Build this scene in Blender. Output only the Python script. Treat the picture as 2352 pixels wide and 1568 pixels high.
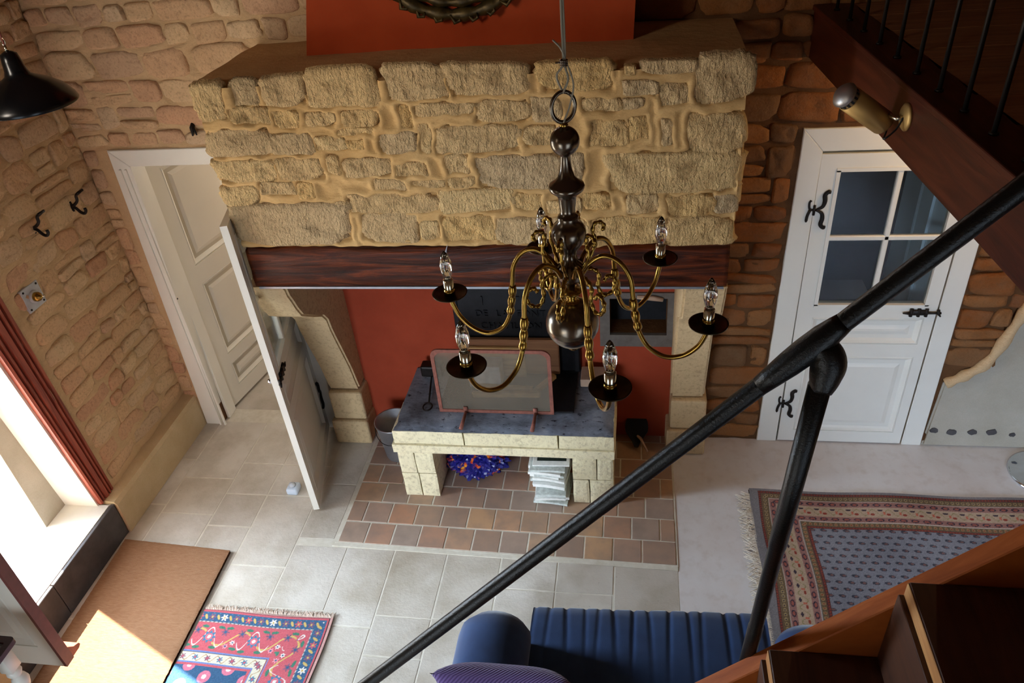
import bpy, bmesh, math, random
import numpy as np
from mathutils import Vector, Matrix, Euler, noise

PI = math.pi
random.seed(7)
for o in list(bpy.data.objects):
    bpy.data.objects.remove(o)
scene = bpy.context.scene
COL = scene.collection

# ------------------------------------------------------------------ camera
PITCH, ROLL, YAW = math.radians(34.85), math.radians(-5.7), math.radians(-11.05)
FPX = 1745.0
EYE = Vector((0, 0, 3.5))
cp, sp, cr, sr, cy, sy = math.cos(PITCH), math.sin(PITCH), math.cos(ROLL), math.sin(ROLL), math.cos(YAW), math.sin(YAW)
FW = Vector((sy*cp, cy*cp, -sp)); RT = Vector((cy, -sy, 0)); UP = RT.cross(FW)
R2 = RT*cr + UP*sr; U2 = -RT*sr + UP*cr
camd = bpy.data.cameras.new('camera'); cam = bpy.data.objects.new('camera', camd); COL.objects.link(cam)
camd.sensor_fit = 'HORIZONTAL'; camd.sensor_width = 36; camd.lens = FPX/2352*36
camd.clip_start = 0.05; camd.clip_end = 200
cam.matrix_world = Matrix(((R2.x, U2.x, -FW.x, EYE.x), (R2.y, U2.y, -FW.y, EYE.y), (R2.z, U2.z, -FW.z, EYE.z), (0, 0, 0, 1)))
scene.camera = cam

def ray(u, v): return R2*((u-1176)/FPX) - U2*((v-784)/FPX) + FW
def at(u, v, ax, val):                     # a pixel's ray met with the plane axis=val
    d = ray(u, v); return EYE + d*((val-EYE[ax])/d[ax])
def deep(u, v, z): return EYE + ray(u, v)*z

# ------------------------------------------------------------------ light
scene.view_settings.view_transform = 'Standard'
scene.view_settings.look = 'None'
scene.view_settings.gamma = 1
scene.view_settings.use_curve_mapping = False
scene.view_settings.exposure = 0.0
w = bpy.data.worlds.new('sky'); scene.world = w; w.use_nodes = True
bg = w.node_tree.nodes['Background']
bg.inputs[0].default_value = (0.72, 0.86, 1.0, 1); bg.inputs[1].default_value = 2.6
sun = bpy.data.lights.new('sun', 'SUN'); sun.energy = 46.0; sun.angle = 0.012; sun.color = (1.0, 0.96, 0.90)
suno = bpy.data.objects.new('sun', sun); COL.objects.link(suno)
el = math.radians(52)
sd = Vector((0.909*math.cos(el), -0.417*math.cos(el), -math.sin(el)))
suno.rotation_euler = sd.to_track_quat('-Z', 'Y').to_euler(); suno.location = (-8, 6, 9)

def area(name, loc, target, sx, sy_, power, color, spread=PI):
    l = bpy.data.lights.new(name, 'AREA'); l.shape = 'RECTANGLE'; l.size = sx; l.size_y = sy_
    l.energy = power; l.color = color; l.spread = spread
    o = bpy.data.objects.new(name, l); COL.objects.link(o); o.location = loc
    o.rotation_euler = (Vector(target)-Vector(loc)).to_track_quat('-Z', 'Y').to_euler()
    return o
# daylight through the entry door (left wall) and the front windows behind the viewer
area('door_sky', (-5.0, 2.6, 3.3), (-2.3, 2.5, 0.2), 2.4, 2.2, 350, (0.74, 0.86, 1.0))
area('open_sky', (-8.6, 2.9, 2.9), (-3.0, 2.5, 1.2), 4.2, 3.2, 2500, (0.66, 0.82, 1.0))
area('front_window_left', (-1.9, -1.42, 1.25), (-0.75, 3.2, -0.1), 1.3, 1.5, 23, (0.74, 0.86, 1.0), math.radians(64))
area('front_window_right', (1.5, -1.42, 1.25), (1.1, 3.0, -0.5), 1.5, 1.5, 47, (0.54, 0.72, 1.0), math.radians(74))
area('upper_fill', (-3.1, 0.2, 3.7), (-1.0, 3.6, 2.9), 0.8, 1.0, 9.5, (1.0, 0.88, 0.74), math.radians(66))  # added fill lamp lifting the mantel and orange breast; no window there
area('hallway_fill', (-2.2, 5.9, 1.7), (-2.6, 4.4, 0.9), 1.0, 1.2, 34, (1.0, 0.93, 0.82))  # unseen warm lamp added to light the hallway; its shell has no window
area('pantry_fill', (2.3, 5.6, 1.6), (1.3, 4.3, 0.8), 0.8, 0.9, 4.0, (0.95, 0.96, 1.0))  # unseen lamp added to brighten the pantry behind the glass; no window there

# ------------------------------------------------------------------ helpers
def parent_to(o, p):
    o.parent = p
    o.matrix_parent_inverse = Matrix.Translation(-Vector(p.location)) if not p.parent else p['_inv'] if '_inv' in p else Matrix.Identity(4)

def link(name, me, mat, parent=None, smooth=False, loc=None):
    if mat is not None and not me.materials: me.materials.append(mat)
    if smooth:
        for p in me.polygons: p.use_smooth = True
    o = bpy.data.objects.new(name, me); COL.objects.link(o)
    if parent is not None:
        o.parent = parent
        # geometry is written in world coordinates: cancel the root's translation
        root = parent
        while root.parent: root = root.parent
        if parent is root: o.matrix_parent_inverse = Matrix.Translation(-Vector(root.location))
    if loc is not None: o.location = loc
    return o
def obj(name, bm, mat, parent=None, smooth=False):
    me = bpy.data.meshes.new(name)
    bm.normal_update(); bm.to_mesh(me); bm.free()
    return link(name, me, mat, parent, smooth)
def tag(o, label=None, cat=None, group=None, kind=None):
    if label: o['label'] = label
    if cat: o['category'] = cat
    if group: o['group'] = group
    if kind: o['kind'] = kind
    return o
def thing(name, label, cat, loc=(0, 0, 0), group=None):
    o = bpy.data.objects.new(name, None); COL.objects.link(o); o.location = loc; o.empty_display_size = 0.1
    return tag(o, label, cat, group)
def root_struct(name, loc=(0, 0, 0)):
    o = bpy.data.objects.new(name, None); COL.objects.link(o); o.location = loc
    o['kind'] = 'structure'; return o
def B(): return bmesh.new()
def box(bm, x0, x1, y0, y1, z0, z1, M=None):
    vs = [bm.verts.new(v) for v in ((x0, y0, z0), (x1, y0, z0), (x1, y1, z0), (x0, y1, z0), (x0, y0, z1), (x1, y0, z1), (x1, y1, z1), (x0, y1, z1))]
    for f in ((0, 3, 2, 1), (4, 5, 6, 7), (0, 1, 5, 4), (1, 2, 6, 5), (2, 3, 7, 6), (3, 0, 4, 7)): bm.faces.new([vs[i] for i in f])
    if M is not None:
        for v in vs: v.co = M @ v.co
    return vs
def bevel_all(bm, w, seg=1):
    bmesh.ops.bevel(bm, geom=list(bm.edges), offset=w, segments=seg, affect='EDGES', profile=0.5)
def bbox(x0, x1, y0, y1, z0, z1, w=0.004, seg=1, M=None):
    bm = B(); box(bm, x0, x1, y0, y1, z0, z1); bevel_all(bm, w, seg)
    if M is not None: bmesh.ops.transform(bm, matrix=M, verts=bm.verts)
    return bm
def merge(bm, other):
    me = bpy.data.meshes.new('tmp'); other.to_mesh(me); other.free(); bm.from_mesh(me); bpy.data.meshes.remove(me)
def prism(bm, pts, axis, a0, a1):
    """polygon pts in the two remaining axes, extruded along axis"""
    def mk(p, a):
        if axis == 0: return (a, p[0], p[1])
        if axis == 1: return (p[0], a, p[1])
        return (p[0], p[1], a)
    A = [bm.verts.new(mk(p, a0)) for p in pts]; C = [bm.verts.new(mk(p, a1)) for p in pts]
    n = len(pts)
    bm.faces.new(A[::-1]); bm.faces.new(C)
    for i in range(n): bm.faces.new((A[i], A[(i+1) % n], C[(i+1) % n], C[i]))
    bmesh.ops.recalc_face_normals(bm, faces=bm.faces)
def tube(bm, pts, r, seg=10, caps=True, closed=False):
    pts = [Vector(p) for p in pts]; n = len(pts)
    rs = r if isinstance(r, (list, tuple)) else [r]*n
    rings = []; up = None
    for i, p in enumerate(pts):
        if closed: t = (pts[(i+1) % n]-pts[i-1]).normalized()
        else: t = (pts[min(i+1, n-1)]-pts[max(i-1, 0)]).normalized()
        if up is None:
            up = Vector((0, 0, 1)) if abs(t.z) < 0.9 else Vector((1, 0, 0))
        a = (up - t*up.dot(t))
        if a.length < 1e-4: a = t.orthogonal()
        a.normalize(); b = t.cross(a); up = a
        rings.append([bm.verts.new(p + (a*math.cos(2*PI*k/seg)+b*math.sin(2*PI*k/seg))*rs[i]) for k in range(seg)])
    m = n if closed else n-1
    for i in range(m):
        A, C = rings[i], rings[(i+1) % n]
        for k in range(seg): bm.faces.new((A[k], A[(k+1) % seg], C[(k+1) % seg], C[k]))
    if caps and not closed:
        bm.faces.new(rings[0][::-1]); bm.faces.new(rings[-1])
def lathe(bm, prof, c=(0, 0, 0), seg=24, M=None):
    """prof: list of (r,z)"""
    c = Vector(c); rings = []
    for r, z in prof:
        if r < 1e-5: rings.append([bm.verts.new(c+Vector((0, 0, z)))])
        else: rings.append([bm.verts.new(c+Vector((r*math.cos(2*PI*k/seg), r*math.sin(2*PI*k/seg), z))) for k in range(seg)])
    for A, C in zip(rings[:-1], rings[1:]):
        for k in range(seg):
            k2 = (k+1) % seg
            if len(A) == 1 and len(C) == 1: continue
            if len(A) == 1: bm.faces.new((A[0], C[k2], C[k]))
            elif len(C) == 1: bm.faces.new((A[k], A[k2], C[0]))
            else: bm.faces.new((A[k], A[k2], C[k2], C[k]))
    bmesh.ops.recalc_face_normals(bm, faces=bm.faces)
    if M is not None: bmesh.ops.transform(bm, matrix=M, verts=bm.verts)
def catmull(P, k=6):
    P = [Vector(p) for p in P]; out = []
    for i in range(len(P)-1):
        p0 = P[i-1] if i else P[0]*2-P[1]; p1, p2 = P[i], P[i+1]; p3 = P[i+2] if i+2 < len(P) else P[-1]*2-P[-2]
        for j in range(k):
            t = j/k
            out.append(0.5*((2*p1)+(p2-p0)*t+(2*p0-5*p1+4*p2-p3)*t*t+(3*p1-p0-3*p2+p3)*t**3))
    out.append(P[-1]); return out

# ------------------------------------------------------------------ materials
def lin(c): return tuple(((x/255)/12.92 if x/255 <= 0.04045 else ((x/255+0.055)/1.055)**2.4) for x in c)
class MB:
    def __init__(s, name):
        s.m = bpy.data.materials.new(name); s.m.use_nodes = True; s.t = s.m.node_tree; s.n = s.t.nodes; s.l = s.t.links
        s.p = s.n['Principled BSDF']
    def node(s, typ, **kw):
        nd = s.n.new(typ)
        for k, v in kw.items(): setattr(nd, k, v)
        return nd
    def pos(s, scale=(1, 1, 1), src='Position'):
        if src == 'Object':
            g = s.node('ShaderNodeTexCoord'); out = g.outputs['Object']
        else:
            g = s.node('ShaderNodeNewGeometry'); out = g.outputs['Position']
        mp = s.node('ShaderNodeMapping'); mp.inputs['Scale'].default_value = scale
        s.l.new(out, mp.inputs[0]); return mp.outputs[0]
    def noise(s, vec, scale, detail=4, rough=0.6, dist=0.0):
        nd = s.node('ShaderNodeTexNoise'); nd.inputs['Scale'].default_value = scale; nd.inputs['Detail'].default_value = detail
        nd.inputs['Roughness'].default_value = rough; nd.inputs['Distortion'].default_value = dist
        s.l.new(vec, nd.inputs['Vector']); return nd.outputs['Fac']
    def ramp(s, fac, stops):
        nd = s.node('ShaderNodeValToRGB'); e = nd.color_ramp.elements
        while len(e) < len(stops): e.new(0.5)
        for i, (p, c) in enumerate(stops): e[i].position = p; e[i].color = (*c, 1)
        s.l.new(fac, nd.inputs[0]); return nd.outputs[0]
    def mix(s, fac, a, b, typ='MIX'):
        nd = s.node('ShaderNodeMix', data_type='RGBA', blend_type=typ)
        for sock, v in ((nd.inputs[0], fac), (nd.inputs[6], a), (nd.inputs[7], b)):
            if isinstance(v, (int, float)): sock.default_value = v
            elif isinstance(v, tuple): sock.default_value = (*v, 1)
            else: s.l.new(v, sock)
        return nd.outputs[2]
    def math(s, op, a, b):
        nd = s.node('ShaderNodeMath', operation=op)
        for sock, v in ((nd.inputs[0], a), (nd.inputs[1], b)):
            if isinstance(v, (int, float)): sock.default_value = v
            else: s.l.new(v, sock)
        return nd.outputs[0]
    def bump(s, h, strength=0.5, dist=0.01):
        nd = s.node('ShaderNodeBump'); nd.inputs['Strength'].default_value = strength; nd.inputs['Distance'].default_value = dist
        s.l.new(h, nd.inputs['Height']); s.l.new(nd.outputs[0], s.p.inputs['Normal'])
    def col(s, c):
        if isinstance(c, tuple): s.p.inputs['Base Color'].default_value = (*c, 1)
        else: s.l.new(c, s.p.inputs['Base Color'])
    def set(s, rough=None, metal=None, spec=None, trans=None, ior=None, alpha=None, sheen=None):
        for k, v in (('Roughness', rough), ('Metallic', metal), ('Specular IOR Level', spec), ('Transmission Weight', trans), ('IOR', ior), ('Alpha', alpha), ('Sheen Weight', sheen)):
            if v is not None: s.p.inputs[k].default_value = v
    def rand(s): return s.node('ShaderNodeObjectInfo').outputs['Random']

def simple(name, c, rough=0.6, metal=0.0, var=0.0, scale=6, spec=0.5, bump=0.0, bscale=60, stretch=(1, 1, 1)):
    b = MB(name); c = lin(c)
    if var:
        f = b.noise(b.pos(stretch), scale)
        d = tuple(x*(1-var) for x in c); u = tuple(min(1, x*(1+var)) for x in c)
        b.col(b.ramp(f, [(0.3, d), (0.7, u)]))
    else: b.col(c)
    b.set(rough, metal, spec)
    if bump: b.bump(b.noise(b.pos(stretch), bscale), bump, 0.004)
    return b.m

def stone_mat(name, cols, bump=0.9, tool=True, rough=0.9, fine=70):
    b = MB(name); p = b.pos()
    base = b.ramp(b.rand(), [(i/(len(cols)-1), lin(c)) for i, c in enumerate(cols)])
    n1 = b.noise(p, 9, 5, 0.65); n2 = b.noise(p, fine, 4, 0.7)
    c = b.mix(b.ramp(n1, [(0.4, (0, 0, 0)), (0.8, (0.8, 0.8, 0.8))]), base, b.mix(0.25, base, lin((150, 134, 108))))
    c = b.mix(b.ramp(n2, [(0.32, (0.35, 0.35, 0.35)), (0.5, (0, 0, 0))]), c, lin((100, 74, 46)), 'MIX')
    b.col(c); b.set(rough, spec=0.15)
    if tool:
        g = b.node('ShaderNodeNewGeometry')
        mp = b.node('ShaderNodeMapping'); mp.inputs['Rotation'].default_value = (0, 0.55, 0); mp.inputs['Scale'].default_value = (2.6, 1, 0.9)
        b.l.new(g.outputs['Position'], mp.inputs[0])
        t = b.noise(mp.outputs[0], 17, 4, 0.65, 0.9)
        h = b.math('ADD', b.math('MULTIPLY', t, 1.4), b.math('MULTIPLY', n2, 0.9))
    else:
        h = b.math('ADD', b.noise(p, 22, 4), b.math('MULTIPLY', n2, 0.7))
    b.bump(h, bump, 0.034 if tool else 0.014)
    return b.m
def mortar_mat(name, c1, c2, bump=0.35):
    b = MB(name); p = b.pos()
    n = b.noise(p, 5, 5, 0.6); n2 = b.noise(b.pos((1, 1, 2.5)), 16, 5, 0.6); n3 = b.noise(p, 160, 2)
    b.col(b.mix(b.math('MULTIPLY', n3, 0.25), b.ramp(n, [(0.3, lin(c1)), (0.7, lin(c2))]), lin((110, 85, 55))))
    b.set(0.92, spec=0.1)
    b.bump(b.math('ADD', n2, b.math('MULTIPLY', n3, 0.12)), bump, 0.02); return b.m

M = {}
M['hood_stone'] = stone_mat('hood limestone', [(242, 206, 146), (234, 196, 138), (226, 192, 142), (240, 196, 128), (220, 190, 146)])
M['hood_mortar'] = mortar_mat('ochre lime mortar', (194, 154, 98), (212, 174, 118))
M['wall_stone'] = stone_mat('wall rubble stone', [(208, 172, 132), (214, 180, 138), (206, 162, 126), (218, 188, 146), (204, 176, 142), (198, 150, 116)], bump=0.6, tool=False)
M['wall_mortar'] = mortar_mat('tan wall mortar', (204, 172, 130), (216, 184, 142), 0.6)
M['shaded_stone'] = stone_mat('shaded brown wall stone', [(146, 88, 44), (134, 80, 40), (120, 70, 38), (150, 98, 54), (114, 80, 52)], bump=0.6, tool=False)  # brown stone, darkened to carry the shade right of the hood
M['shaded_mortar'] = mortar_mat('shaded brown earth mortar', (84, 54, 32), (106, 72, 46), 0.5)  # mortar of the same stretch, its shade put into the colour too
M['plinth'] = mortar_mat('pale plinth render', (200, 176, 136), (214, 192, 154), 0.3)
M['plaster'] = mortar_mat('grey beige plaster', (176, 168, 150), (190, 182, 166), 0.15)
M['corbel'] = stone_mat('corbel stone', [(206, 178, 136), (198, 170, 130)], bump=0.35, tool=False, fine=50)
M['bench_stone'] = stone_mat('cream hearth stone', [(236, 226, 190), (228, 216, 178), (240, 230, 198)], bump=0.35, tool=False, fine=40)
M['mantel'] = mortar_mat('dusty mantel render', (184, 144, 98), (198, 160, 112), 0.3)
M['orange'] = mortar_mat('orange limewash', (166, 60, 28), (180, 70, 34), 0.08)
M['red'] = mortar_mat('red limewash', (150, 56, 36), (164, 64, 42), 0.10)

def wood(name, c1, c2, c3, rough=0.4, grain=(1, 14, 14), scale=2.2, bump=0.25, spec=0.5, dist=1.2):
    b = MB(name); p = b.pos(grain)
    n = b.noise(p, scale, 6, 0.65, dist)
    b.col(b.ramp(n, [(0.30, lin(c1)), (0.5, lin(c2)), (0.68, lin(c3))])); b.set(rough, spec=spec); b.bump(n, bump, 0.01); return b.m
M['beam'] = wood('dark stained beam', (10, 5, 3), (64, 26, 10), (112, 50, 19), 0.36, (0.8, 9, 9), 2.2, 0.9, spec=0.18)
M['mezz_wood'] = wood('dark red mezzanine timber', (44, 16, 9), (68, 26, 14), (84, 36, 19), 0.42, (9, 0.8, 9), 2, 0.15, spec=0.3)
M['mezz_floor'] = wood('brown floorboard', (120, 82, 56), (150, 106, 74), (170, 124, 88), 0.5, (0.6, 12, 12), 2, 0.2)
M['stringer'] = wood('orange pine stringer', (140, 66, 22), (162, 82, 30), (180, 98, 42), 0.6, (0.9, 10, 1.2), 3, 0.06, spec=0.2, dist=0.5)
M['tread'] = wood('brown stair tread', (62, 32, 18), (80, 44, 24), (96, 54, 30), 0.5, (9, 0.7, 9), 2, 0.06)
M['tread_edge'] = wood('bare pine tread edge', (176, 118, 64), (200, 142, 84), (216, 164, 104), 0.55, (9, 1.2, 9), 3, 0.06)
M['casing'] = wood('red brown door casing', (104, 42, 28), (150, 70, 50), (176, 92, 68), 0.5, (10, 10, 0.8), 2.5, 0.15)
M['wood_pale'] = wood('pale kindling', (170, 130, 80), (200, 160, 104), (220, 186, 130), 0.7, (1, 9, 9), 4, 0.1)
M['ceiling_wood'] = wood('ceiling board', (70, 44, 26), (96, 62, 38), (120, 82, 52), 0.7, (1, 10, 10), 2, 0.1)

M['white'] = simple('white gloss paint', (232, 228, 216), 0.38, var=0.03, scale=3)
M['white2'] = simple('cream door paint', (226, 220, 204), 0.42, var=0.03, scale=3)
M['iron'] = simple('black wrought iron', (34, 29, 26), 0.5, 0.6, var=0.3, scale=40)
M['pipe'] = simple('black lacquered pipe', (8, 8, 7), 0.34, 0.0, var=0.3, scale=120, spec=0.45, bump=0.3, bscale=220)
M['baluster'] = simple('dark baluster steel', (44, 38, 34), 0.4, 0.7)
M['castiron'] = simple('black cast iron fireback', (24, 24, 28), 0.6, 0.4, var=0.4, scale=14, bump=0.3, bscale=60)
M['brass'] = simple('warm brass', (168, 132, 62), 0.24, 1.0, var=0.25, scale=30)
M['bronze'] = simple('darkened bronze', (124, 112, 98), 0.24, 1.0, var=0.25, scale=14)
M['dish'] = simple('dark brass drip dish', (74, 62, 44), 0.34, 1.0, var=0.3, scale=40)
M['nickel'] = simple('nickel socket', (214, 206, 184), 0.18, 1.0)
M['gold'] = simple('matt gold spotlight', (182, 146, 88), 0.5, 0.8, var=0.08)
M['silver'] = simple('silver lamp crown', (176, 170, 164), 0.42, 1.0)
M['black'] = simple('black rubber', (12, 12, 12), 0.6)
M['cable'] = simple('twisted grey cable', (150, 138, 116), 0.5)
M['redcord'] = simple('red flex', (120, 50, 34), 0.6)
M['shade'] = simple('black enamel', (10, 11, 14), 0.25)
M['shade_in'] = simple('white enamel', (220, 220, 214), 0.3)
M['rust'] = simple('rust red frame', (132, 78, 64), 0.75, var=0.25, scale=40, bump=0.3)
M['zinc'] = simple('zinc bucket', (168, 172, 178), 0.4, 0.8, var=0.15, scale=12)
M['slate'] = simple('slate riser', (70, 66, 66), 0.6, var=0.3, scale=10, bump=0.4, bscale=40)
M['marble'] = simple('grey switch plate', (178, 182, 186), 0.35, var=0.08, scale=30)
M['ash'] = simple('charcoal grey ash', (74, 76, 84), 0.95, var=0.55, scale=9, spec=0.1, bump=0.5, bscale=30)
M['threshold'] = simple('pale threshold stone', (226, 222, 212), 0.8, var=0.06, scale=6)
M['gravel'] = simple('bright gravel', (176, 174, 168), 0.9, var=0.1, scale=30)
M['leaf'] = simple('green leaf', (40, 84, 20), 0.5, var=0.3, scale=20)
M['hall_wall'] = simple('cream hallway plaster', (220, 204, 178), 0.9, var=0.04)
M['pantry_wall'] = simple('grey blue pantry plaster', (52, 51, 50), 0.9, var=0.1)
M['firebrick'] = simple('pale firebrick', (176, 146, 124), 0.9, var=0.12, scale=12)
M['paper'] = simple('newsprint', (232, 232, 226), 0.85, var=0.10, scale=40)
M['paper_grey'] = simple('grey newsprint', (200, 206, 200), 0.85, var=0.22, scale=50)
M['print_dark'] = simple('dark photo print', (38, 52, 46), 0.5, var=0.7, scale=60)
M['cardboard'] = simple('white box', (206, 208, 210), 0.8, var=0.04)
M['blue_plastic'] = simple('pale blue plastic', (196, 208, 222), 0.3)
M['chrome'] = simple('chrome', (220, 224, 230), 0.08, 1.0)
M['dark_red_lacquer'] = simple('dark red lacquer', (52, 20, 18), 0.25)
M['bulbglow'] = simple('warm bulb', (255, 214, 150), 0.3)

def glass(name, tint=(1, 1, 1), rough=0.0):
    b = MB(name); b.col(tint); b.set(rough, trans=1.0, ior=1.45); return b.m
M['bulb'] = glass('clear bulb glass')
b = MB('window glass'); gl = b.node('ShaderNodeBsdfGlossy'); gl.inputs['Roughness'].default_value = 0.02
tr = b.node('ShaderNodeBsdfTransparent'); tr.inputs[0].default_value = (0.86, 0.90, 0.92, 1)
fr = b.node('ShaderNodeFresnel'); fr.inputs[0].default_value = 1.5
mx = b.node('ShaderNodeMixShader'); b.l.new(b.math('MULTIPLY', fr.outputs[0], 0.8), mx.inputs[0]); b.l.new(tr.outputs[0], mx.inputs[1]); b.l.new(gl.outputs[0], mx.inputs[2])
b.l.new(mx.outputs[0], b.n['Material Output'].inputs[0]); M['pane'] = b.m
b = MB('fine steel mesh'); df = b.node('ShaderNodeBsdfDiffuse'); df.inputs[0].default_value = (*lin((128, 118, 104)), 1)
tr = b.node('ShaderNodeBsdfTransparent'); mx = b.node('ShaderNodeMixShader')
b.l.new(b.ramp(b.noise(b.pos(), 7), [(0.3, (0.36, 0.36, 0.36)), (0.7, (0.52, 0.52, 0.52))]), mx.inputs[0])
b.l.new(tr.outputs[0], mx.inputs[1]); b.l.new(df.outputs[0], mx.inputs[2]); b.l.new(mx.outputs[0], b.n['Material Output'].inputs[0]); M['mesh'] = b.m

def vcol_mat(name, rough=0.95, bumpd=0.004, bs=350):
    b = MB(name); a = b.node('ShaderNodeAttribute'); a.attribute_name = 'Col'
    n = b.noise(b.pos(), bs, 2); b.col(b.mix(b.math('MULTIPLY', n, 0.3), a.outputs['Color'], (0.02, 0.02, 0.02)))
    b.set(rough, spec=0.1, sheen=0.1); b.bump(n, 0.5, bumpd); return b.m
M['rug'] = vcol_mat('woven rug pile')
b = MB('coir mat'); p = b.pos((1, 5, 1)); n = b.noise(p, 30, 4); n2 = b.noise(b.pos(), 420, 2)
b.col(b.mix(b.math('MULTIPLY', n2, 0.6), b.ramp(n, [(0.3, lin((176, 128, 94))), (0.7, lin((198, 154, 118)))]), lin((116, 76, 50)))); b.set(1.0, spec=0.05); b.bump(n2, 1.0, 0.01); M['coir'] = b.m
M['coir_side'] = simple('coir mat edge', (60, 36, 22), 1.0, spec=0.05)
b = MB('blue sofa cloth'); n = b.noise(b.pos((1, 1, 1)), 300, 2); b.col(b.ramp(b.noise(b.pos(), 6), [(0.3, lin((27, 46, 80))), (0.7, lin((36, 60, 98)))])); b.set(0.9, spec=0.15, sheen=0.25); b.bump(n, 0.25, 0.002); M['blue'] = b.m
b = MB('purple corduroy'); wv = b.node('ShaderNodeTexWave'); wv.inputs['Scale'].default_value = 34; wv.bands_direction = 'X'
mp = b.node('ShaderNodeMapping'); mp.inputs['Rotation'].default_value = (0, 0, 0.9); g = b.node('ShaderNodeNewGeometry'); b.l.new(g.outputs['Position'], mp.inputs[0]); b.l.new(mp.outputs[0], wv.inputs[0])
b.col(b.mix(wv.outputs['Fac'], lin((66, 48, 88)), lin((98, 76, 122)))); b.set(0.9, spec=0.1, sheen=0.3); b.bump(wv.outputs['Fac'], 0.6, 0.004); M['purple'] = b.m

b = MB('flagstone'); p = b.pos(); base = b.ramp(b.rand(), [(0, lin((196, 187, 173))), (0.5, lin((206, 199, 188))), (1, lin((188, 179, 166)))])
n = b.noise(p, 3.2, 6, 0.62); n2 = b.noise(p, 45, 5, 0.7); n3 = b.noise(p, 1.3, 3)
c = b.mix(b.ramp(n, [(0.42, (0, 0, 0)), (0.72, (0.8, 0.8, 0.8))]), base, lin((158, 146, 126)))
c = b.mix(b.ramp(n3, [(0.50, (0, 0, 0)), (0.75, (0.7, 0.7, 0.7))]), c, lin((150, 134, 112)))
c = b.mix(b.ramp(n2, [(0.26, (0.7, 0.7, 0.7)), (0.36, (0, 0, 0))]), c, lin((120, 108, 92)))
c = b.mix(b.ramp(n2, [(0.66, (0, 0, 0)), (0.8, (0.7, 0.7, 0.7))]), c, lin((226, 222, 212)))
b.col(c); b.set(0.62, spec=0.35); b.bump(b.math('ADD', n2, n), 0.35, 0.006); M['flag'] = b.m
b = MB('floor joint'); b.col(b.ramp(b.noise(b.pos(), 20), [(0.3, lin((196, 188, 170))), (0.7, lin((214, 208, 194)))])); b.set(0.9, spec=0.1); M['joint'] = b.m
b = MB('polished cast floor'); p = b.pos(); n = b.noise(p, 1.6, 6, 0.6); n2 = b.noise(p, 14, 5, 0.6)
b.col(b.mix(b.ramp(n2, [(0.5, (0, 0, 0)), (0.8, (0.3, 0.3, 0.3))]), b.ramp(n, [(0.3, lin((206, 196, 190))), (0.55, lin((218, 214, 212))), (0.75, lin((210, 200, 190)))]), lin((160, 134, 108))))
b.set(0.5, spec=0.4); b.bump(n2, 0.06, 0.004); M['screed'] = b.m
b = MB('terracotta tile'); p = b.pos(); base = b.ramp(b.rand(), [(0, lin((186, 146, 116))), (0.25, lin((158, 130, 112))), (0.45, lin((190, 150, 114))), (0.65, lin((162, 142, 128))), (0.85, lin((178, 132, 104))), (1, lin((150, 134, 126)))])
n = b.noise(p, 8, 6, 0.6); b.col(b.mix(b.ramp(n, [(0.4, (0, 0, 0)), (0.75, (0.75, 0.75, 0.75))]), base, lin((132, 116, 106)))); b.set(0.5, spec=0.4); b.bump(n, 0.15, 0.004); M['tile'] = b.m

# ------------------------------------------------------------------ stones
def stone_mesh(w, h, d, seed, N=20, rings=4, rough=0.006):
    """stone whose face looks to -Y, centred on origin, embedded 20 mm behind"""
    rnd = random.Random(seed); e = rnd.uniform(0.34, 0.62); ph = rnd.uniform(0, 6)
    out = []
    for k in range(N):
        a = 2*PI*(k+0.5)/N; c, s = math.cos(a), math.sin(a)
        j = 1+0.07*math.sin(2*a+ph)+0.06*math.sin(3*a+ph*2.3)+rnd.uniform(-0.05, 0.05)
        out.append((math.copysign(abs(c)**e, c)*w/2*j, math.copysign(abs(s)**e, s)*h/2*j))
    off = Vector((seed*1.37 % 50, seed*2.11 % 50, 0))
    verts = []; faces = []
    prof = [(1.04, 0.02), (1.0, -d*0.25), (0.93, -d*0.85)] + [(0.93*(1-i/(rings)), -d) for i in range(1, rings)]
    for sc, y in prof:
        for (x, z) in out:
            X, Z = x*sc, z*sc
            yy = y
            if y < -d*0.5: yy += noise.noise(Vector((X*14, Z*14, 0))+off)*rough*2 + noise.noise(Vector((X*45, Z*45, 3))+off)*rough
            verts.append((X, yy, Z))
    R = len(prof)
    for r in range(R-1):
        for k in range(N):
            a, b_ = r*N+k, r*N+(k+1) % N
            faces.append((a, b_, b_+N, a+N))
    verts.append((0, -d+noise.noise(off)*rough*2, 0)); ci = len(verts)-1
    for k in range(N): faces.append(((R-1)*N+k, (R-1)*N+(k+1) % N, ci))
    me = bpy.data.meshes.new('stone'); me.from_pydata(verts, [], faces); me.update()
    for p in me.polygons: p.use_smooth = True
    return me

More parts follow.
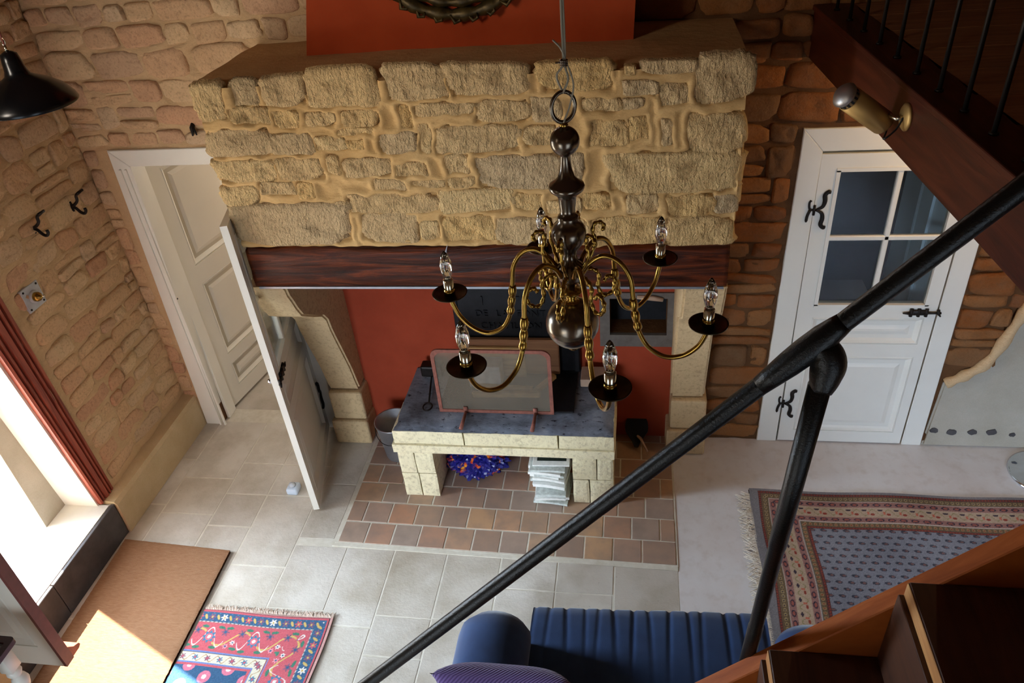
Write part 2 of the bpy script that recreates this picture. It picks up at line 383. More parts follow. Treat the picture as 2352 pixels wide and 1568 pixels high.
def face_grid(name, a0, a1, z0, z1, res, rects, place, mat, parent, hole=None, ridge=0.010, amp=0.010, edge=0.0):
    """rough mortar skin; place(a, h, z) -> world coordinate with h outward"""
    na, nz = max(2, int((a1-a0)/res)), max(2, int((z1-z0)/res))
    A = np.linspace(a0, a1, na+1); Z = np.linspace(z0, z1, nz+1)
    H = np.zeros((nz+1, na+1))
    for j, z in enumerate(Z):
        for i, a in enumerate(A): H[j, i] = amp*noise.noise(Vector((a*4.0, z*6.0, a0*3))) + amp*0.45*noise.noise(Vector((a*13, z*16, 7+a0)))
    AA, ZZ = np.meshgrid(A, Z); best = np.full(H.shape, 9.0)
    AA, ZZ = AA+0.006*np.sin(ZZ*37+AA*9)+0.004*np.sin(ZZ*71), ZZ+0.006*np.sin(AA*31+ZZ*7)+0.004*np.sin(AA*67+2)
    for (ca, cz, w, h) in rects:
        dx = np.abs(AA-ca)-w/2; dz = np.abs(ZZ-cz)-h/2
        d = np.where((dx > 0) & (dz > 0), np.hypot(np.maximum(dx, 0), np.maximum(dz, 0)), np.maximum(dx, dz))
        best = np.minimum(best, d)
    H += ridge*np.exp(-((best-0.012)/0.018)**2) - ridge*1.4*(best < -0.006)
    verts = []; faces = []; idx = -np.ones(H.shape, int)
    for j in range(nz+1):
        for i in range(na+1):
            idx[j, i] = len(verts); verts.append(place(A[i], H[j, i], Z[j]))
    for j in range(nz):
        for i in range(na):
            if hole and hole((A[i]+A[i+1])/2, (Z[j]+Z[j+1])/2): continue
            faces.append((idx[j, i], idx[j, i+1], idx[j+1, i+1], idx[j+1, i]))
    me = bpy.data.meshes.new(name); me.from_pydata(verts, [], faces); me.update()
    o = link(name, me, mat, parent, True); o['kind'] = 'stuff'; return o

def rubble(a0, a1, z0, z1, hole, seed, hr=(0.085, 0.155), wr=(0.12, 0.34), gap=0.012):
    rnd = random.Random(seed); rects = []; z = z0; st = 0.02
    while z < z1-0.04:
        h = min(rnd.uniform(*hr), z1-z)
        free = [not (hole(a0+st*(i+0.5), z+0.02) or hole(a0+st*(i+0.5), z+h-0.02)) for i in range(int((a1-a0)/st))]+[False]
        i = 0
        while i < len(free):
            if not free[i]: i += 1; continue
            j = i
            while free[j]: j += 1
            a, e = a0+st*i, a0+st*j; i = j
            while a < e-0.04:
                w = rnd.uniform(*wr)*(0.75 if h < 0.1 else 1)
                if e-a-w < 0.08: w = e-a
                ca, cz = a+w/2, z+h/2
                # now and then a course splits into two thin stones
                if h > 0.125 and rnd.random() < 0.25:
                    k = rnd.uniform(0.4, 0.6); rects.append((ca, z+h*k/2, w-gap, h*k-gap)); rects.append((ca, z+h*(1+k)/2, w-gap, h*(1-k)-gap))
                else: rects.append((ca, cz+rnd.uniform(-0.006, 0.006), w-gap, (h-gap)*rnd.uniform(0.86, 1.05)))
                a += w
        z += h
    return rects
def put_stones(rects, place, rotz, mat, parent, depth, seed):
    rnd = random.Random(seed)
    key = mat.name
    if key not in put_stones.c:
        L = []
        for i in range(16):
            me = stone_mesh(0.2, 0.1, 0.012, 300+i, 16, 4, 0.005); me.materials.append(mat); L.append(me)
        put_stones.c[key] = L
    for (ca, cz, w, h) in rects:
        o = bpy.data.objects.new('stone', rnd.choice(put_stones.c[key])); COL.objects.link(o); o.parent = parent
        o.location = place(ca, 0.0, cz); o.rotation_euler = (0, rnd.uniform(-0.09, 0.09), rotz)
        o.scale = (w/0.2, depth*rnd.uniform(0.6, 1.3), h/0.1)
put_stones.c = {}

# ================================================================== SETTING
XL, YB = -3.2, 3.88
def wall_cells(bm, axis, p0, p1, As, Zs, holes):
    for a0, a1 in zip(As[:-1], As[1:]):
        for z0, z1 in zip(Zs[:-1], Zs[1:]):
            ca, cz = (a0+a1)/2, (z0+z1)/2
            if any(h[0] < ca < h[1] and h[2] < cz < h[3] for h in holes): continue
            if axis == 1: box(bm, a0, a1, p0, p1, z0, z1)
            else: box(bm, p0, p1, a0, a1, z0, z1)
H_L = (-2.96, -2.16, -0.1, 2.0); H_R = (0.93, 1.68, -0.1, 1.97); H_N = (-0.14, 0.20, 0.83, 1.09)
bm = B(); wall_cells(bm, 1, YB, YB+0.14, [-3.75, H_L[0], H_L[1], H_N[0], H_N[1], H_R[0], H_R[1], 3.3], [-0.1, 0.83, 1.09, 1.97, 2.0, 4.5], [H_L, H_R, H_N])
wall_back = obj('wall_back', bm, M['shaded_mortar']); wall_back['kind'] = 'structure'
bm = B(); wall_cells(bm, 0, -3.43, XL, [-1.6, 1.80, 2.81, 4.02], [-0.1, 0.25, 2.45, 4.5], [(1.80, 2.81, 0.25, 2.45)])
wall_cells(bm, 0, -3.75, -3.43, [-1.6, 1.86, 2.63, 4.02], [-0.1, 0.25, 2.40, 4.5], [(1.86, 2.63, 0.25, 2.40)])
wall_left = obj('wall_left', bm, M['wall_mortar']); wall_left['kind'] = 'structure'
bm = B(); box(bm, 3.3, 3.45, -1.6, 4.02, -0.1, 4.5); wall_right = obj('wall_right', bm, M['wall_mortar']); wall_right['kind'] = 'structure'
bm = B(); wall_cells(bm, 1, -1.6, -1.45, [-3.75, -2.6, -1.2, 0.8, 2.4, 3.45], [-0.1, 0.35, 2.35, 4.5], [(-2.6, -1.2, 0.35, 2.35), (0.8, 2.4, 0.35, 2.35)])
wf = obj('wall_front', bm, M['wall_mortar']); wf['kind'] = 'structure'
bm = B(); box(bm, -3.75, 3.45, -1.6, 4.02, 4.5, 4.6); c_ = obj('ceiling', bm, M['ceiling_wood']); c_['kind'] = 'structure'

# floor: base, flagstones, cast floor, hearth tiles
bm = B(); box(bm, -3.75, 3.45, -1.6, 4.02, -0.12, -0.0022)
floor = obj('floor', bm, M['joint']); floor['kind'] = 'structure'
rnd = random.Random(3)
def slab(x0, x1, y0, y1, z1=0.0, mat='flag', name='flagstone', g=0.004, wob=0.004):
    bm = B(); pts = [(x0+g, y0+g), (x1-g, y0+g), (x1-g, y1-g), (x0+g, y1-g)]
    pts = [(a+rnd.uniform(-wob, wob)*0.6, b_+rnd.uniform(-wob, wob)*0.6) for a, b_ in pts]
    prism(bm, pts, 2, -0.03, z1-rnd.uniform(0, 0.0015)); 
    es = [e for e in bm.edges if all(v.co.z > -0.02 for v in e.verts)]
    bmesh.ops.bevel(bm, geom=es, offset=0.0015, segments=1, affect='EDGES')
    return obj(name, bm, M[mat], floor)
xb = [-3.2, -2.98, -2.62, -2.33, -1.99, -1.66, -1.365, -1.05, -0.73, -0.404, -0.09, 0.265]
known = {2: [2.91, 3.18, 3.46], 3: [2.63, 3.18, 3.46], 6: [2.12, 2.357], 8: [2.58], 9: [2.58]}
for i, (x0, x1) in enumerate(zip(xb[:-1], xb[1:])):
    ymax = YB if x1 < -1.7 else 2.80
    ys = sorted([y for y in known.get(i, []) if y < ymax-0.1])
    y = ymax; cuts = [ymax]
    for k in ys[::-1]: cuts.append(k)
    y = cuts[-1]
    while y > 1.2: y -= rnd.uniform(0.3, 0.52); cuts.append(y)
    cuts.append(-1.4)
    if not ys: cuts = [ymax] + [c - rnd.uniform(0, 0.2) for c in cuts[1:-1]] + [-1.4]
    for y1, y0 in zip(cuts[:-1], cuts[1:]): slab(x0, x1, y0, y1)
# strip of flags left of the hearth and hallway flags
for y0, y1 in ((2.85, 3.3), (3.3, 3.88)): slab(-1.99, -1.76, y0, y1)
bm = B(); prism(bm, [(0.262, -1.4), (3.3, -1.4), (3.3, 3.88), (0.262, 3.88)], 2, -0.03, 0.0)
obj('cast_floor', bm, M['screed'], floor)
# hearth tiles, slightly skewed rows
P = 0.1635
bm = B(); prism(bm, [(-1.75, 2.83), (0.262, 2.79), (0.262, 3.875), (-1.75, 3.875)], 2, -0.01, 0.0036); obj('grout_bed', bm, M['joint'], floor)
for r in range(7):
    y0 = 2.815+r*0.1645; y1 = min(y0+0.1645, 3.875)
    off = [0, -0.06, 0.02, -0.05, 0.03, 0, -0.04][r]
    xs = [-1.735]+[x for x in [-1.735+off+P*k for k in range(0, 14)] if -1.70 < x < 0.20]+[0.255]
    if xs[1]-xs[0] < 0.04: xs.pop(1)
    if xs[-1]-xs[-2] < 0.04: xs.pop(-2)
    for x0, x1 in zip(xs[:-1], xs[1:]):
        if y1-y0 < 0.03: continue
        bm = B(); sk = lambda x: -0.018*(x+0.7)
        g = 0.004
        prism(bm, [(x0+g, y0+g+sk(x0)), (x1-g, y0+g+sk(x1)), (x1-g, y1-g+sk(x1)*0.9), (x0+g, y1-g+sk(x0)*0.9)], 2, -0.03, 0.006+rnd.uniform(-0.0012, 0.0012))
        es = [e for e in bm.edges if all(v.co.z > -0.02 for v in e.verts)]
        bmesh.ops.bevel(bm, geom=es, offset=0.0025, segments=1, affect='EDGES')
        obj('tile', bm, M['tile'], floor)
bm = B(); prism(bm, [(-1.76, 2.805), (0.26, 2.765), (0.26, 2.815), (-1.74, 2.835)], 2, -0.01, 0.003); obj('hearth_edging', bm, M['joint'], floor)

# plinth along the left wall
bm = B(); prism(bm, [(XL-0.01, 0), (-3.09, 0), (-3.09, 0.235), (-3.105, 0.26), (XL-0.01, 0.275)], 1, 2.83, YB)
for v in bm.verts: v.co += Vector((noise.noise(v.co*3)*0.004, 0, 0))
bs = obj('baseboard_left', bm, M['plinth']); bs['kind'] = 'structure'
bm = B(); prism(bm, [(XL-0.01, 0), (-3.09, 0), (-3.09, 0.235), (-3.105, 0.26), (XL-0.01, 0.275)], 1, -1.45, 1.78)
bs = obj('baseboard_left', bm, M['plinth']); bs['kind'] = 'structure'

# rubble faces -------------------------------------------------------
SK = 0.016
def pl_left(a, h, z): return (XL+SK+h, a, z)
def pl_back(a, h, z): return (a, YB-SK-h, z)
hole_left = lambda a, z: 1.72 < a < 2.95 and z < 2.56 or z < 0.29
rl = rubble(0.9, 3.86, 0.30, 3.6, hole_left, 11)
face_grid('mortar_face', 0.6, 3.88, 0.26, 3.9, 0.022, rl, pl_left, M['wall_mortar'], wall_left, lambda a, z: 1.78 < a < 2.86 and z < 2.50, ridge=0.005, amp=0.018)
put_stones(rl, lambda a, h, z: (XL+SK-0.004, a, z), PI/2, M['wall_stone'], wall_left, 1.0, 21)
# back wall, left of the hood (warm) and right of it (brown, shade put into the colour)
hl = lambda a, z: a > -3.10 and z < 2.10 or a > -1.95 and z < 2.63 or a > -1.52
r1 = rubble(-3.19, -1.50, 0.1, 3.6, hl, 12)
face_grid('mortar_face', -3.2, -1.48, 0.0, 3.9, 0.022, r1, pl_back, M['wall_mortar'], wall_back, lambda a, z: a > -3.02 and z < 2.04, ridge=0.005, amp=0.018)
put_stones(r1, lambda a, h, z: (a, YB-SK+0.002, z), 0, M['wall_stone'], wall_back, 1.1, 22)
hr_ = lambda a, z: (0.80 < a < 1.81 and z < 2.10) or a < 0.46 and z < 2.63 or (a > 1.74 and z < 0.52) or (a > 2.08+0.0*z and z < 1.0) or (a > 2.25 and z < 1.5)
r2_ = rubble(-0.02, 3.2, 0.02, 3.7, hr_, 13, (0.09, 0.17), (0.14, 0.34), 0.008)
face_grid('mortar_face', -0.03, 3.3, 0.0, 3.9, 0.024, r2_, pl_back, M['shaded_mortar'], wall_back, lambda a, z: (0.86 < a < 1.76 and z < 2.03) or (a < 0.24 and z < 2.55), ridge=-0.003, amp=0.013)
put_stones(r2_, lambda a, h, z: (a, YB-SK+0.000, z), 0, M['shaded_stone'], wall_back, 1.5, 23)
# plaster repair with a rounded yellow edge and five dark plugs, right of the door
pts = [(1.81, 0.0), (3.2, 0.0), (3.2, 1.9), (2.35, 1.62), (2.20, 1.25), (2.12, 1.0), (2.06, 0.74), (1.96, 0.56), (1.83, 0.50)]
bm = B(); prism(bm, pts, 1, YB-0.034, YB+0.005); bmesh.ops.bevel(bm, geom=[e for e in bm.edges if all(v.co.y < YB-0.02 for v in e.verts)], offset=0.012, segments=2, affect='EDGES')
obj('plaster_repair', bm, M['plaster'], wall_back, False)
bm = B(); rim = catmull([(2.50, YB-0.03, 1.72), (2.30, YB-0.035, 1.50), (2.18, YB-0.04, 1.20), (2.10, YB-0.04, 0.92), (2.03, YB-0.04, 0.68), (1.93, YB-0.035, 0.565), (1.84, YB-0.03, 0.50)], 6)
tube(bm, rim, [0.030+0.006*math.sin(i*1.3) for i in range(len(rim))], 10); obj('plaster_rim', bm, M['wall_mortar'], wall_back, True)
for i, (u, v) in enumerate(((2145, 988), (2185, 992), (2233, 992), (2278, 992), (2325, 998))):
    c = at(u, v, 1, YB-0.036); bm = B(); N = 12; r = [0.024, 0.027, 0.025, 0.029, 0.018][i]
    pts = [(c.x+r*math.cos(2*PI*k/N)*(1.1+rnd.uniform(-.22, .1)), c.z+r*math.sin(2*PI*k/N)*(0.85+rnd.uniform(-.2, .12))) for k in range(N)]
    prism(bm, pts, 1, YB-0.040, YB-0.030); obj('plug', bm, M['slate'], wall_back)

# ---- fireplace hood -------------------------------------------------
HX0, HX1, HY = -1.925, 0.435, 3.15
hood = root_struct('wall_hood', (-0.75, HY, 1.83))
bm = B(); box(bm, HX0+0.01, HX1-0.01, HY+0.012, HY+0.22, 1.82, 2.60)
box(bm, HX0+0.01, HX0+0.2, HY+0.22, YB, 1.60, 2.60); box(bm, HX1-0.2, HX1-0.01, HY+0.22, YB, 1.55, 2.60)
obj('hood_core', bm, M['hood_mortar'], hood)
bm = B(); 
nx, ny = 60, 14; vv = []
for j in range(ny+1):
    for i in range(nx+1):
        x = HX0-0.005+(HX1-HX0+0.01)*i/nx; y = HY+0.01+(YB-HY-0.01)*j/ny
        z = 2.625+0.012*noise.noise(Vector((x*3, y*4, 0)))-(0.02 if j == 0 else 0)+ (0.012*noise.noise(Vector((x*11, 0, 5))) if j < 2 else 0)
        vv.append(bm.verts.new((x, y-(0.012*noise.noise(Vector((x*9, 1, 2))) if j == 0 else 0), z)))
for j in range(ny):
    for i in range(nx): bm.faces.new((vv[j*(nx+1)+i], vv[j*(nx+1)+i+1], vv[(j+1)*(nx+1)+i+1], vv[(j+1)*(nx+1)+i]))
obj('mantel_top', bm, M['mantel'], hood, True)
HS = [(446,190,518,275),(532,182,592,242),(602,172,696,240),(702,162,870,244),(885,150,1026,228),(1030,145,1208,215),(1245,138,1405,205),(1481,137,1597,166),(1599,122,1722,234),(1438,150,1458,170),
(532,244,624,283),(632,252,688,291),(702,256,769,287),(784,252,870,287),(921,240,948,295),(952,235,1088,262),(1092,229,1214,276),(1222,225,1290,276),(1339,223,1426,254),(1431,225,1477,246),(1430,184,1510,215),(1515,190,1583,240),
(477,295,624,358),(626,305,718,354),(724,313,796,342),(780,292,860,308),(802,320,840,341),(874,303,960,348),(964,281,991,348),(1001,287,1190,348),(1208,287,1277,332),(1354,274,1442,334),(1446,268,1489,320),(1520,268,1544,330),(1579,256,1708,346),
(500,366,632,415),(636,361,741,408),(755,355,780,400),(790,361,900,404),(909,370,981,404),(1024,353,1080,398),(1097,353,1290,429),(1401,347,1690,437),(950,413,1026,427),(1030,406,1091,427),(860,411,934,435),
(510,425,593,468),(602,417,679,445),(688,417,722,455),(800,444,1007,487),(1011,433,1173,484),(1187,443,1245,482),(1257,460,1298,486),(1337,441,1401,478),(1440,443,1511,488),(1532,443,1638,494),
(536,466,806,554),(834,490,964,550),(968,507,1011,546),(1020,494,1136,552),(1142,498,1290,558),(1356,496,1520,562),(1526,498,1680,560),(1300,500,1350,556),(1300,350,1340,420),(1302,450,1334,488),(742,462,800,482),(1640,446,1690,486)]
hrects = []
for k, (u0, v0, u1, v1) in enumerate(HS):
    a = at(u0, (v0+v1)/2, 1, HY); b_ = at(u1, (v0+v1)/2, 1, HY); c = at((u0+u1)/2, v0, 1, HY); d = at((u0+u1)/2, v1, 1, HY)
    hrects.append(((a.x+b_.x)/2, (c.z+d.z)/2, b_.x-a.x, c.z-d.z))
face_grid('mortar_face', HX0, HX1, 1.828, 2.612, 0.0085, hrects, lambda a, h, z: (a, HY-h, z), M['hood_mortar'], hood, None, ridge=0.015, amp=0.012)
for k, (ca, cz, w_, h_) in enumerate(hrects):
    me = stone_mesh(w_*1.05+0.010, h_*1.05+0.008, 0.010+0.007*random.Random(k).random(), 40+k, 36, 8, 0.0065)
    o = link('stone', me, M['hood_stone'], hood); o.location = (ca, HY, cz); o.rotation_euler = (0, random.Random(k+5).uniform(-0.04, 0.04), 0)
# rough edges of the hood: quoin lumps down each side
for s, X in ((-1, HX0), (1, HX1)):
    bm = B(); z = 1.84; k = 0
    while z < 2.58:
        h_ = random.Random(k*3+s).uniform(0.07, 0.13); pr = random.Random(k*7+s).uniform(0.002, 0.022)
        merge(bm, bbox(min(X, X+s*pr)-0.02*(s > 0), max(X, X+s*pr)+0.02*(s < 0), HY-0.004, HY+0.30, z, min(z+h_, 2.60), 0.012, 2)); z += h_+0.008; k += 1
    obj('quoin_edge', bm, M['hood_mortar'], hood, True)

# beam -------------------------------------------------------------------
t = root_struct('trim_1', (-0.75, HY, 1.6))
bm = B(); nx = 120; prof = [(HY+0.30, 1.602), (HY+0.0, 1.602), (HY-0.022, 1.61), (HY-0.026, 1.66), (HY-0.026, 1.70), (HY-0.026, 1.74), (HY-0.026, 1.78), (HY-0.02, 1.815), (HY+0.02, 1.835), (HY+0.30, 1.835)]
rows = []
for i in range(nx+1):
    x = HX0+0.012+(HX1-HX0-0.02)*i/nx; row = []
    for j, (y, z) in enumerate(prof):
        d = 0.012*noise.noise(Vector((x*2.2, z*26, 1)))+0.006*noise.noise(Vector((x*9, z*60, 2)))
        dz = 0.008*noise.noise(Vector((x*3.1, 4, j > 5))) if j in (7, 8) else (0.005*noise.noise(Vector((x*2.6, 9, 0))) if j in (1, 2) else 0)
        row.append(bm.verts.new((x, y+(d if 0 < j < 9 else 0), z+dz)))
    rows.append(row)
for A, C in zip(rows[:-1], rows[1:]):
    for j in range(len(prof)-1): bm.faces.new((A[j], A[j+1], C[j+1], C[j]))
bm.faces.new(rows[0]); bm.faces.new(rows[-1][::-1]); bmesh.ops.recalc_face_normals(bm, faces=bm.faces)
obj('mantel_beam', bm, M['beam'], t, True)
bm = B(); box(bm, HX0+0.02, HX1-0.02, HY-0.012, HY+0.06, 1.588, 1.600); obj('steel_angle', bm, M['zinc'], t)
bm = B(); lathe(bm, [(0, 0), (0.006, 0.002), (0.004, 0.01), (0, 0.05)], (0, 0, 0), 8, Matrix.Translation(at(1024, 580, 1, HY-0.03)) @ Matrix.Rotation(0.3, 4, 'Y')); obj('nail_hook', bm, M['zinc'], t)

# corbels ------------------------------------------------------------------
cprof = [(3.16, 1.585), (3.19, 1.545), (3.20, 1.50), (3.225, 1.45), (3.25, 1.39), (3.29, 1.32), (3.36, 1.27), (3.44, 1.215), (3.52, 1.165), (3.56, 1.11), (3.575, 1.03), (3.60, 0.95), (3.65, 0.80), (3.70, 0.65), (3.73, 0.52), (3.75, 0.44), (3.90, 0.44), (3.90, 1.585)]
for n, (x0, x1) in enumerate(((-2.005, -1.79), (0.235, 0.44))):
    rt = root_struct('trim_%d' % (n+2), ((x0+x1)/2, 3.86, 0))
    bm = B(); prism(bm, cprof, 0, x0, x1)
    bmesh.ops.bevel(bm, geom=[e for e in bm.edges if abs(e.verts[0].co.x-e.verts[1].co.x) < 1e-5], offset=0.012, segments=2, affect='EDGES')
    obj('corbel', bm, M['corbel'], rt)
    obj('foot_block', bbox(x0-0.0, x1+0.015, 3.71, 3.90, 0.205, 0.432, 0.014, 2), M['corbel'], rt)
    obj('foot_block', bbox(x0-0.02, x1+0.02, 3.69, 3.90, 0.0, 0.2, 0.014, 2), M['corbel'], rt)
# red limewashed back of the fireplace
bm = B(); wall_cells(bm, 1, 3.858, YB+0.002, [-1.79, -0.20, 0.235], [0, 0.745, 1.125, 2.60], [(-0.20, 0.235, 0.745, 1.125)]); obj('fireplace_back', bm, M['red'], wall_back)
# niche with a grey frame
bm = B(); box(bm, -0.20, 0.24, 3.845, 3.872, 0.745, 0.83); box(bm, -0.20, 0.24, 3.845, 3.872, 1.09, 1.13); box(bm, -0.20, -0.14, 3.845, 3.872, 0.83, 1.09); box(bm, 0.20, 0.24, 3.845, 3.872, 0.83, 1.09)
wn = obj('niche_1', bm, simple('grey niche frame', (96, 88, 82), 0.8, var=0.2, scale=20)); wn['kind'] = 'structure'
bm = B(); box(bm, -0.15, 0.21, YB+0.14, YB+0.16, 0.8, 1.12); obj('niche_back', bm, M['castiron'], wn)
bm = B(); tube(bm, [(0.02, 3.84, 1.105), (0.12, 3.835, 1.10), (0.17, 3.838, 1.088)], [0.012, 0.016, 0.012], 8); obj('latch_bar', bm, M['firebrick'], wn, True)

# chimney breast -----------------------------------------------------------
br = root_struct('wall_chimney_breast', (-0.78, 3.7, 2.63))
bm = B(); A = [(-1.553, 2.618), (-0.014, 2.618), (0.075, 4.5), (-1.10, 4.5)]; prism(bm, A, 1, 3.57, YB); obj('orange_render', bm, M['orange'], br)
mir = thing('mirror', 'round mirror in a dark carved gilt frame hanging on the orange chimney breast', 'mirror', (-0.79, 3.56, 3.24))
mc = Vector((-0.79, 3.545, 3.245))
for r0, rr, nm, mt in ((0.45, 0.028, 'frame', 'frame_gilt'), (0.40, 0.022, 'inner_moulding', 'frame_gilt')):
    if 'frame_gilt' not in M: M['frame_gilt'] = simple('tarnished carved gilt', (78, 62, 30), 0.45, 0.6, var=0.6, scale=30)
    bm = B(); pts = [mc+Vector((r0*math.cos(a), 0, r0*math.sin(a)*1.05)) for a in np.linspace(0, 2*PI, 97)[:-1]]
    tube(bm, pts, [rr*(1+0.25*math.sin(k*PI/2)) for k in range(96)], 10, closed=True); obj(nm, bm, M[mt], mir, True)
for k in range(36):
    a = 2*PI*k/36; c = mc+Vector((0.465*math.cos(a), -0.022, 0.465*1.05*math.sin(a))); 
    bm = B(); T_ = Vector((-math.sin(a), 0, math.cos(a))); Nn = Vector((math.cos(a), 0, math.sin(a)))
    tube(bm, [c-T_*0.03-Nn*0.02, c-T_*0.012+Nn*0.014, c+T_*0.012+Nn*0.006, c+T_*0.012-Nn*0.014], [0.004, 0.010, 0.008, 0.003], 7); obj('carved_leaf', bm, M['frame_gilt'], mir, True)
bm = B(); lathe(bm, [(0, 0), (0.385, 0), (0.385, 0.008), (0, 0.008)], (0, 0, 0), 48, Matrix.Translation(mc+Vector((0, 0.01, 0))) @ Matrix.Diagonal((1, 1, 1.05, 1)) @ Matrix.Rotation(PI/2, 4, 'X')); obj('mirror_glass', bm, M['chrome'], mir)

# ---- doors -----------------------------------------------------------------
def raised_panel(bm, x0, x1, z0, z1, y, Mx=None, dep=0.012):
    """sunk panel field with moulded edges, facing -Y at plane y"""
    rings = [(0.0, 0.0), (0.010, -0.006), (0.022, 0.004), (0.034, dep), (0.060, dep), (0.085, dep*0.4)]
    vs = []
    for ins, d in rings: vs.append([bm.verts.new((x, y+d, z)) for x, z in ((x0+ins, z0+ins), (x1-ins, z0+ins), (x1-ins, z1-ins), (x0+ins, z1-ins))])
    for A, C in zip(vs[:-1], vs[1:]):
        for k in range(4): bm.faces.new((A[k], A[(k+1) % 4], C[(k+1) % 4], C[k]))
    bm.faces.new(vs[-1])
def glazed_leaf(door, T, mat, latch=True, hinges=True, hinge_side=-1):
    """leaf 0.75 wide (local x 0..0.75), 1.96 high, front face y=0, thickness 0.036"""
    W, Ht, D = 0.745, 1.95, 0.036
    gx0, gx1, gz0, gz1 = 0.095, 0.68, 1.045, 1.862
    def fin(bm): bmesh.ops.transform(bm, matrix=T, verts=bm.verts); bmesh.ops.recalc_face_normals(bm, faces=bm.faces); return bm
    bm = B()
    for (a, b_, c, d) in ((0, gx0-0.01, 0.01, Ht), (gx1+0.01, W, 0.01, Ht), (gx0-0.01, gx1+0.01, gz1, Ht), (gx0-0.01, gx1+0.01, 0.965, gz0), (gx0-0.01, gx1+0.01, 0.69, 0.78), (gx0-0.01, gx1+0.01, 0.01, 0.10)): box(bm, a, b_, 0, D, c, d)
    leaf = obj('leaf', fin(bm), mat, door)
    def sub(name, bm, m, smooth=False): 
        o = obj(name, fin(bm), m, None, smooth); o.parent = leaf; o.matrix_parent_inverse = (leaf.matrix_parent_inverse if False else Matrix.Identity(4)); return o
    for (z0, z1) in ((0.78, 0.965), (0.10, 0.69)):
        bm = B(); raised_panel(bm, gx0-0.01, gx1+0.01, z0, z1, 0.004); 
        bm2 = B(); raised_panel(bm2, gx0-0.01, gx1+0.01, z0, z1, 0.004); bmesh.ops.transform(bm2, matrix=Matrix.Diagonal((1, -1, 1, 1)) @ Matrix.Translation((0, -D, 0)), verts=bm2.verts); merge(bm, bm2)
        sub('panel', bm, mat)
    mxx, mz = 0.395, 1.47
    for s in ((gx0-0.002, gx1+0.002, mz-0.014, mz+0.014), (mxx-0.014, mxx+0.014, gz0, gz1)):
        bm = bbox(s[0], s[1], 0.002, D-0.002, s[2], s[3], 0.005); sub('muntin', bm, mat)
    bm = B()
    for s in ((gx0-0.012, gx1+0.012, gz0-0.012, gz0+0.008), (gx0-0.012, gx1+0.012, gz1-0.008, gz1+0.012), (gx0-0.012, gx0+0.008, gz0, gz1), (gx1-0.008, gx1+0.012, gz0, gz1)): box(bm, s[0], s[1], -0.005, D+0.005, s[2], s[3])
    sub('glazing_bead', bm, mat)
    for (a, b_) in ((gx0, mxx-0.012), (mxx+0.012, gx1)):
        for (c, d) in ((gz0, mz-0.012), (mz+0.012, gz1)): bm = B(); box(bm, a, b_, 0.016, 0.020, c, d); sub('pane', bm, M['pane'])
    if hinges:
        for zc in (1.645, 0.32):
            bm = B()
            for s in (-1, 1):
                cv = catmull([(0.010, -0.006, zc), (0.040, -0.006, zc+s*0.018), (0.048, -0.006, zc+s*0.05), (0.044, -0.006, zc+s*0.085), (0.062, -0.006, zc+s*0.105), (0.066, -0.006, zc+s*0.093)], 4)
                tube(bm, cv, [0.006+0.006*math.sin(PI*i/(len(cv)-1)) for i in range(len(cv))], 8)
            tube(bm, [(0.0, -0.008, zc-0.028), (0, -0.008, zc+0.028)], 0.007, 8)
            tube(bm, catmull([(0, -0.006, zc), (-0.022, -0.006, zc+0.005), (-0.028, -0.006, zc+0.04), (-0.02, -0.006, zc+0.055)], 4), 0.006, 8)
            tube(bm, catmull([(-0.020, -0.006, zc), (-0.030, -0.006, zc-0.035), (-0.032, -0.006, zc-0.07)], 4), [0.008]*8+[0.004], 8)
            sub('hinge', bm, M['iron'], True)
    if latch:
        bm = bbox(0.60, 0.70, -0.014, 0, 0.988, 1.022, 0.004)
        tube(bm, [(0.565, -0.012, 1.003), (0.60, -0.012, 1.003)], [0.004, 0.010], 8); tube(bm, [(0.69, -0.012, 1.005), (0.765, -0.012, 1.005)], 0.007, 8)
        tube(bm, [(0.748, -0.012, 1.025), (0.752, -0.014, 1.0), (0.765, -0.016, 0.984)], [0.009, 0.008, 0.004], 8)
        for q in (0.61, 0.65, 0.69): tube(bm, [(q, -0.007, 1.03), (q, -0.007, 0.98)], 0.010, 8)
        sub('latch', bm, M['iron'], True)
    return leaf
# door_2: glazed door right of the fireplace
d2 = root_struct('door_2', (0, 0, 0))
bm = B()
prism(bm, [(0.805, 0), (0.925, 0), (0.935, 1.965), (0.83, 2.085)], 1, YB-0.032, YB+0.10)
prism(bm, [(0.83, 2.085), (0.935, 1.965), (1.69, 1.965), (1.79, 2.085)], 1, YB-0.032, YB+0.10)
prism(bm, [(1.69, 1.965), (1.69, 0), (1.805, 0), (1.79, 2.085)], 1, YB-0.032, YB+0.10)
bmesh.ops.bevel(bm, geom=[e for e in bm.edges if all(v.co.y < YB for v in e.verts)], offset=0.004, segments=1, affect='EDGES')
obj('door_frame', bm, M['white'], d2)
glazed_leaf(d2, Matrix.Translation((0.935, YB-0.030, 0.0)), M['white'])
